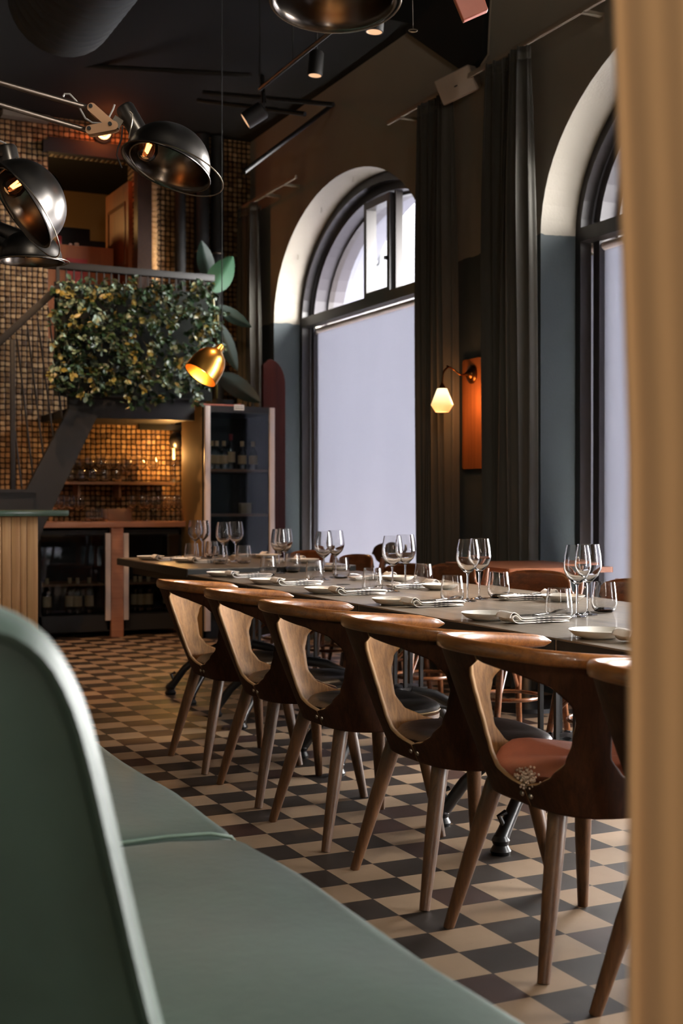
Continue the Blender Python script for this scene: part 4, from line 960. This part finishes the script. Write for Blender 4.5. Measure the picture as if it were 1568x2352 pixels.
o = MB().lathe([(0, .0015), (.03, .0015), (.034, 0)], 24).build('socket_lid', M['black']); o.location = (pz(788, 1342, .742).x, pz(788, 1342, .742).y, .7405)
tag(o, 'small round dark socket lid let into the long table', 'socket lid')

# ------------------------------------------------------------------ near row of wrap-back chairs
SO = (-.030, -.052); SEAM = -9.7
def spt(a, z, grow=0.0):                                        # a: polar angle from the rear, degrees
    k = max(0, min(1, (z-.385)/.38)); cx_ = .09*(1-k); ax_ = .21+.078*k+grow; ay_ = .243+.05*k+grow; n_ = 3.4-1.0*k
    t_ = math.radians(max(-90, min(90, a))); c_, s_ = math.cos(t_), math.sin(t_); r_ = (abs(c_)**n_+abs(s_)**n_)**(-1/n_)
    return (SO[0]+cx_-ax_*r_*c_+max(0, abs(a)-90)*.0045, SO[1]+ay_*r_*s_, z)
EL = [(.385, SEAM+.3), (.436, SEAM+.5), (.445, 6), (.465, 14), (.50, 14.5), (.54, 12), (.60, 8.5), (.66, 5.5), (.70, 3), (.725, 0), (.74, -6), (.748, SEAM+.4), (.765, SEAM+.3)]
ER = [(.385, -SEAM+.3), (.436, -SEAM+.5), (.452, 24), (.48, 34), (.52, 43.5), (.57, 49), (.62, 53), (.66, 53), (.70, 47), (.725, 34), (.74, 20), (.75, -SEAM+.4), (.765, -SEAM+.3)]
FR = [(.385, 100), (.44, 96), (.465, 81), (.49, 70), (.53, 66), (.60, 69), (.65, 75), (.70, 87), (.735, 98), (.765, 104)]
def panel(side):
    m = MB(); nz, nt = 60, 20
    def fn(u, v):
        z = .385+u*(.765-.385)
        a = lerp(EL if side > 0 else ER, z)+(0 if side > 0 else 0); b = lerp(FR, z)
        tt = a+(b-a)*v; p = spt(side*tt, z); 
        sag = .0
        return (p[0], p[1], p[2]-(.03*max(0, tt-40)/60*max(0, (z-.6)/.165) if z > .6 else 0))
    m.grid(fn, nz, nt); return m
def armchair(seat='leather_black', kind=0):
    th = thing('armchair', 'chair', 'chair')
    for s_ in (1, -1):
        o = panel(s_).build('back_panel', [M['chair_outer'], M['chair_inner'], M['ply_edge']], th, solid=.012, offs=0)
        f0 = o.data.polygons[len(o.data.polygons)//2]; c_ = f0.center-Vector((SO[0]+.05, SO[1], f0.center.z))
        if f0.normal.dot(c_) < 0: o.data.flip_normals()          # shaded outer colour faces away from the sitter
        md = o.modifiers['solid']; md.material_offset = 1; md.material_offset_rim = 2
    path = []; rad = []
    N = 46
    for i in range(N+1):
        a = -124+248*i/N
        p = Vector(spt(a, .765, .002)); ta = abs(a); p.z = .777-.040*max(0, ta-25)/100
        path.append(p)
    m = MB(); vs = []; nn = 12
    for i, p in enumerate(path):
        d = (path[min(i+1, N)]-path[max(i-1, 0)]).normalized(); side = d.cross(UP).normalized()
        e = min(i, N-i)/2.6; s_ = math.sqrt(max(.02, 1-(1-min(1, e))**2))
        for k in range(nn):
            b = 2*PI*k/nn; ca, sa = math.cos(b), math.sin(b)
            vs.append(p+side*(.014*math.copysign(abs(ca)**.8, ca)*s_)+UP*(.0185*math.copysign(abs(sa)**.7, sa)*s_))
    m.add(vs, [(i*nn+k, i*nn+(k+1) % nn, (i+1)*nn+(k+1) % nn, (i+1)*nn+k) for i in range(N) for k in range(nn)], True)
    m.add(vs[:nn], [tuple(range(nn))]); m.add(vs[-nn:], [tuple(range(nn))]); m.build('top_rail', M['rail_wood'], th)
    # seat pad
    cx_ = .070+SO[0]*.5; cy_ = SO[1]*.9
    def seatfn(rs, z, wob=0):
        out = []
        for k in range(40):
            a = 2*PI*k/40; f = lambda v: math.copysign(abs(v)**(2/2.7), v)
            out.append((cx_+rs*.205*f(math.cos(a))*(1+wob*math.sin(5*a)), cy_+rs*.222*f(math.sin(a))*(1+wob*math.sin(3*a+1)), z+wob*.25*math.sin(4*a)*rs))
        return out
    def stack(lv, wob=0):
        m = MB(); vs = []
        for r_, z in lv: vs += seatfn(r_, z, wob)
        m.add(vs, [(i*40+k, i*40+(k+1) % 40, (i+1)*40+(k+1) % 40, (i+1)*40+k) for i in range(len(lv)-1) for k in range(40)], True); return m
    stack([(.02, .395), (.98, .395), (1.0, .40), (1.0, .415), (.97, .42), (.02, .42)]).build('seat_base', M['leg_wood'], th)
    if kind == 1:
        s_ = stack([(.02, .42), (.93, .42), (1.03, .432), (1.07, .448), (1.04, .468), (.95, .484), (.8, .492), (.6, .488), (.35, .484), (.02, .482)], .055).build('seat_cushion', M[seat], th)
        m = MB(); rr = random.Random(5)
        for i in range(120):
            y_ = cy_-.03+rr.gauss(-.02, .024); x_ = cx_-.222+rr.uniform(-.012, .010); z_ = .452+rr.gauss(0, .012)
            m.lathe([(0, -.0035), (.0033, -.001), (.0026, .0025), (0, .0042)], 6, (x_, y_, z_), Vector((rr.uniform(-1, 1), rr.uniform(-1, 1), 1)))
        m.build('torn_stuffing', M['stuffing'], s_)
    else:
        stack([(.02, .42), (.95, .42), (1.0, .428), (1.01, .438), (.97, .450), (.85, .457), (.6, .455), (.02, .450)], .012).build('seat_cushion', M[seat], th)
        m = MB(); ring_ = seatfn(1.005, .427); m.tube(ring_+[ring_[0]], .003, 6, False); m.build('seat_piping', M['piping'], th)
    for sy_ in (1, -1):
        for (ax_, fx_) in ((-.11, -.205), (.17, .225)):
            MB().tube([(ax_+.008, sy_*.138, .412), (ax_, sy_*.143, .39), ((ax_+fx_)/2, sy_*.182, .2), (fx_, sy_*.22, .0)], [.0235, .025, .0215, .0145], 14).build('leg', M['leg_wood'], th)
    for y_ in (-.018, .018):
        p = Vector(spt(SEAM+y_/.24*57, .412)); MB().lathe([(0, .006), (.005, .005), (.0075, .001), (.0075, 0)], 12, p+Vector((-.006, 0, 0)), Vector((-1, 0, 0))).build('screw', M['steel'], th)
    return th
chA = armchair('leather_black', 0); chB = armchair('leather_brown', 0); chP = armchair('leather_pink', 1)
GR = 'wrap-back wooden armchairs along the near side of the table'
place(chP, (1.91, 2.09, 0), 'wooden armchair cut by the tan curtain, nearest the camera', GR)
place(chP, (1.91, 2.73, 0), 'wooden armchair with torn rust-pink cushion showing white stuffing', GR)
place(chB, (1.92, 3.32, 0), 'wooden armchair with dark brown seat just behind the torn-cushion one', GR)
place(chA, (1.92, 3.98, 0), 'third wooden armchair from the far end, with wrinkled black seat', GR, rotz=.01)
place(chA, (1.95, 4.62, 0), 'second wooden armchair from the far end of the near row', GR, rotz=-.02)
place(chA, (1.96, 5.27, 0), 'farthest wooden armchair of the near row', GR, rotz=.01)

# ------------------------------------------------------------------ far row: bentwood chairs with curved ply backs
def bentwood(wm='bent_wood', seatm='seat_brown', hw=.27):
    th = thing('bentwood_chair', 'chair', 'chair')        # front faces +X
    MB().lathe([(0, .43), (.19, .43), (.205, .437), (.207, .448), (.198, .456), (.15, .452), (0, .449)], 36, (0, 0, 0)).build('seat', M[seatm], th)
    MB().lathe([(.185, .395), (.197, .395), (.197, .432), (.185, .432)], 32, (0, 0, 0), closed=True).build('seat_ring', M[wm], th)
    for sy_ in (1, -1):
        MB().tube([(.13, sy_*.13, .43), (.16, sy_*.15, .22), (.20, sy_*.175, 0)], [.016, .015, .012], 12).build('leg', M[wm], th)
        MB().tube([(-.205, sy_*.19, 0), (-.185, sy_*.175, .22), (-.19, sy_*.175, .44), (-.205, sy_*(hw-.05), .62), (-.225, sy_*(hw-.035), .74), (-.232, sy_*(hw-.03), .795)], [.013, .015, .016, .016, .017, .012], 12).build('back_post', M[wm], th)
        MB().lathe([(0, .006), (.006, .004), (.006, 0)], 10, (-.245, sy_*(hw-.03), .74), Vector((-1, 0, 0))).build('screw', M['steel'], th)
        MB().tube([(.155, sy_*.148, .25), (.05, sy_*.06, .385), (-.06, sy_*.06, .385), (-.18, sy_*.175, .25)], .009, 8).build('brace', M[wm], th)
    MB().tube([(.15*math.cos(a*PI/12), .15*math.sin(a*PI/12), .24) for a in range(25)], .009, 8, False).build('ring_stretcher', M[wm], th)
    def slab(u, v):
        s_ = u*2-1; c_ = v*2-1
        hh = .07*(1-abs(s_)**6)**.5 if abs(s_) < 1 else 0
        return (-.235+.085*s_*s_+.01*c_, s_*hw, .725+c_*max(.004, hh)+.012*(1-s_*s_))
    MB().grid(slab, 28, 8).build('backrest', M[wm], th, solid=.012)
    return th
bw = bentwood(); bd = bentwood('bent_dark', 'bent_dark')
GF = 'bentwood chairs along the window side of the table'
far = [(1265, 'bentwood chair at the right, partly hidden by the tan curtain', bw), (1062, 'bentwood chair in front of the square wooden window table', bw), (886, 'bentwood chair opposite the brown-seated armchair', bw),
       (805, 'bentwood chair with low back right of the dark curved one', bw), (692, 'second farthest bentwood chair, before the far window', bw), (593, 'farthest bentwood chair, in front of the tall fridge', bw)]
XB = 3.20
for k, (px_, lab, pr) in enumerate(far):
    xx = XB + (.20 if k == 3 else 0 if k < 4 else .08); y_ = pX(px_, 1290, xx-.08).y-.27
    place(pr, (xx, y_, 0), lab, GF, (1, 1, .95) if k == 3 else None, rotz=PI+(.05 if k % 2 else -.03))
q = pX(838, 1270, 3.85); place(bd, (3.80, 7.72, 0), 'dark bentwood chair with curved back standing beyond the row by the far window', None, (1, 1, 1.06), rotz=2.95)
# window table
wt = thing('square_table', 'square reddish wooden table beside the window', 'table', (3.93, 5.95, 0), -.12, None)
MB().prism(rrect(-.31, -.40, .31, .42, .02), .757, .785, 'xy').build('tabletop', M['table_red'] if 'table_red' in M else M['counter_red'] if 'counter_red' in M else M['board'], wt, bevel=.004)
MB().box((0, 0, .745), (.4, .5, .022)).build('sub_frame', M['black'], wt)
MB().tube([(0, 0, .03), (0, 0, .74)], .028, 16).build('column', M['steel'], wt)
MB().lathe([(0, .03), (.20, .02), (.22, .0)], 28).build('base', M['iron'], wt)

# ------------------------------------------------------------------ place settings
pl = thing('plate', 'plate', 'plate')
prof = [(0, .0), (.045, .0), (.050, .003), (.068, .008), (.082, .020), (.0855, .0245), (.084, .0255), (.079, .021), (.066, .0115), (.05, .0085), (0, .008)]
MB().lathe(prof, 40).build('dish', M['ceramic'], pl, weld=True)
def napkin_proto():
    th = thing('napkin', 'napkin', 'napkin')
    # ribbon profile in xz: folded layers with a wavy open end at -x
    pts = [(.115, .003), (-.05, .003), (-.08, .004), (-.094, .010), (-.098, .020), (-.088, .027), (-.076, .022), (-.062, .012), (-.03, .010), (.08, .010), (.112, .010), (.117, .013), (.112, .017), (-.04, .017), (-.064, .020), (-.078, .030), (-.092, .036), (-.104, .030), (-.110, .018)]
    sm_ = []
    for i in range(len(pts)-1):
        p0, p1, p2, p3 = [Vector(pts[j]) for j in (max(i-1, 0), i, i+1, min(i+2, len(pts)-1))]
        for j in range(4):
            t_ = j/4; sm_.append(.5*((2*p1)+(-p0+p2)*t_+(2*p0-5*p1+4*p2-p3)*t_*t_+(-p0+3*p1-3*p2+p3)*t_**3))
    sm_.append(Vector(pts[-1]))
    def fn(u, v):
        i = u*(len(sm_)-1); a = sm_[int(i)]; y = (v-.5)*.078
        return (a.x+.003*math.sin(v*5), y*(1+.08*math.sin(a.x*30)), max(.0025, a.y+.0015*math.sin(v*7+a.x*40)))
    MB().grid(fn, len(sm_)-1, 8).build('folded_cloth', M['napkin'], th, solid=.0022)
    return th
nk = napkin_proto()
fk = thing('fork', 'fork', 'fork')
m = MB().tube([(-.09, 0, .002), (-.02, 0, .003), (.03, 0, .006), (.045, 0, .005)], [.004, .003, .0024, .003], 8, flat=.45)
def fb(u, v): return (.045+u*.03, (v-.5)*.022*(.55+.45*min(1, u*2)), .005+.006*u*u)
m.grid(fb, 6, 4); m.build('fork_body', M['cutlery'], fk, solid=.0012)
m = MB()
for i in range(4): m.tube([(.072, -.0088+i*.0059, .0105), (.095, -.0085+i*.0057, .014), (.112, -.0082+i*.0055, .0135)], [.0013, .0012, .0007], 6)
m.build('tines', M['cutlery'], fk)
kf = thing('knife', 'knife', 'knife')
MB().tube([(-.10, 0, .003), (-.05, 0, .004), (0, 0, .003)], [.005, .0045, .0035], 8, flat=.6).build('handle', M['cutlery'], kf)
MB().prism([(0, -.003), (.08, -.008), (.105, -.004), (.11, .003), (.0, .003)], .0022, .0034, 'xy').build('blade', M['cutlery'], kf)
def rank(i, n, side): return '%s' % (['nearest', 'second nearest', 'third nearest', 'fourth nearest', 'fifth nearest', 'sixth nearest', 'seventh nearest', 'farthest'][i])
near = [((1374, 1450), .74), ((1103, 1411), .74), ((886, 1378), .74), ((733, 1353), .74), ((594, 1333), .74), ((497, 1317), .74), ((428, 1285), .77), ((338, 1280), .77)]
for i, ((x, y), z) in enumerate(near):
    p = pz(x, y-2, z+.022); s_ = 'near side'; w_ = rank(i, 8, s_)
    p.x = max(p.x, tx(p.y)+.11)
    place(pl, (p.x, p.y, z), '%s white plate on the chair side of the long table' % w_, 'plates on the armchair side', rotz=i)
    nx, ny = p.x+.085, p.y-.135
    place(nk, (nx, ny, z+.0005), '%s folded striped napkin on the armchair side of the table' % w_, 'napkins on the armchair side', rotz=.04*((i*7) % 3-1))
    place(fk, (nx+.03, ny+.012, z+.020), '%s fork lying on a napkin, armchair side' % w_, 'forks on the armchair side', rotz=.12)
    place(kf, (nx+.01, ny-.014, z+.0195), '%s knife lying on a napkin, armchair side' % w_, 'knives on the armchair side', rotz=.03)
farp = [((1292, 1371), .74), ((1012, 1345), .74), ((912, 1326), .74), ((820, 1303), .74), ((700, 1286), .77), ((655, 1275), .77)]
for i, ((x, y), z) in enumerate(farp):
    p = pz(x, y, z+.018); p.x = min(p.x, tx(p.y)+.86); w_ = rank(i, 6, '')
    place(pl, (p.x, p.y, z), '%s white plate on the window side of the long table' % w_, 'plates on the window side', rotz=i)
    nx, ny = p.x-.06, p.y+.14
    place(nk, (nx, ny, z+.0005), '%s folded napkin on the window side of the table' % w_, 'napkins on the window side', rotz=PI+.05*((i*5) % 3-1))
    place(fk, (nx-.03, ny-.012, z+.020), '%s fork lying on a napkin, window side' % w_, 'forks on the window side', rotz=PI+.2)
nt = [((1283, 1430), .74), ((1038, 1390), .74), ((855, 1366), .74), ((722, 1342), .74), ((616, 1327), .74), ((505, 1299), .77), ((440, 1290), .77)]
for i, ((x, y), z) in enumerate(nt):
    p = pz(x, y-5 if z < .75 else y-3, z); place(tg, (p.x, p.y, z), '%s stemless tumbler on the armchair side of the table' % rank(i, 7, ''), 'tumblers on the armchair side', rotz=i)
ft = [((1387, 1410), .74), ((1145, 1378), .74), ((972, 1353), .74), ((783, 1333), .74), ((672, 1320), .74), ((560, 1297), .77), ((486, 1283), .77)]
for i, ((x, y), z) in enumerate(ft):
    p = pz(x, y-5 if z < .75 else y-3, z); place(tg, (p.x, p.y, z), '%s stemless tumbler on the window side of the table' % rank(i, 7, ''), 'tumblers on the window side', rotz=i)
wgp = [((1325, 1421), .74), ((1350, 1416), .74), ((1074, 1385), .74), ((1101, 1380), .74), ((901, 1363), .74), ((931, 1356), .74), ((743, 1336), .74), ((770, 1330), .74), ((641, 1321), .74), ((653, 1318), .74), ((513, 1297), .77), ((541, 1293), .77), ((448, 1285), .77), ((465, 1284), .77)]
for i, ((x, y), z) in enumerate(wgp):
    p = pz(x, y-(4 if z < .75 else 3), z)
    place(wg, (p.x, p.y, z), '%s wine glass of the %s pair on the long table' % (('left', 'right')[i % 2], rank(i//2, 7, '') if i < 12 else 'farthest'), 'wine glasses on the long table')
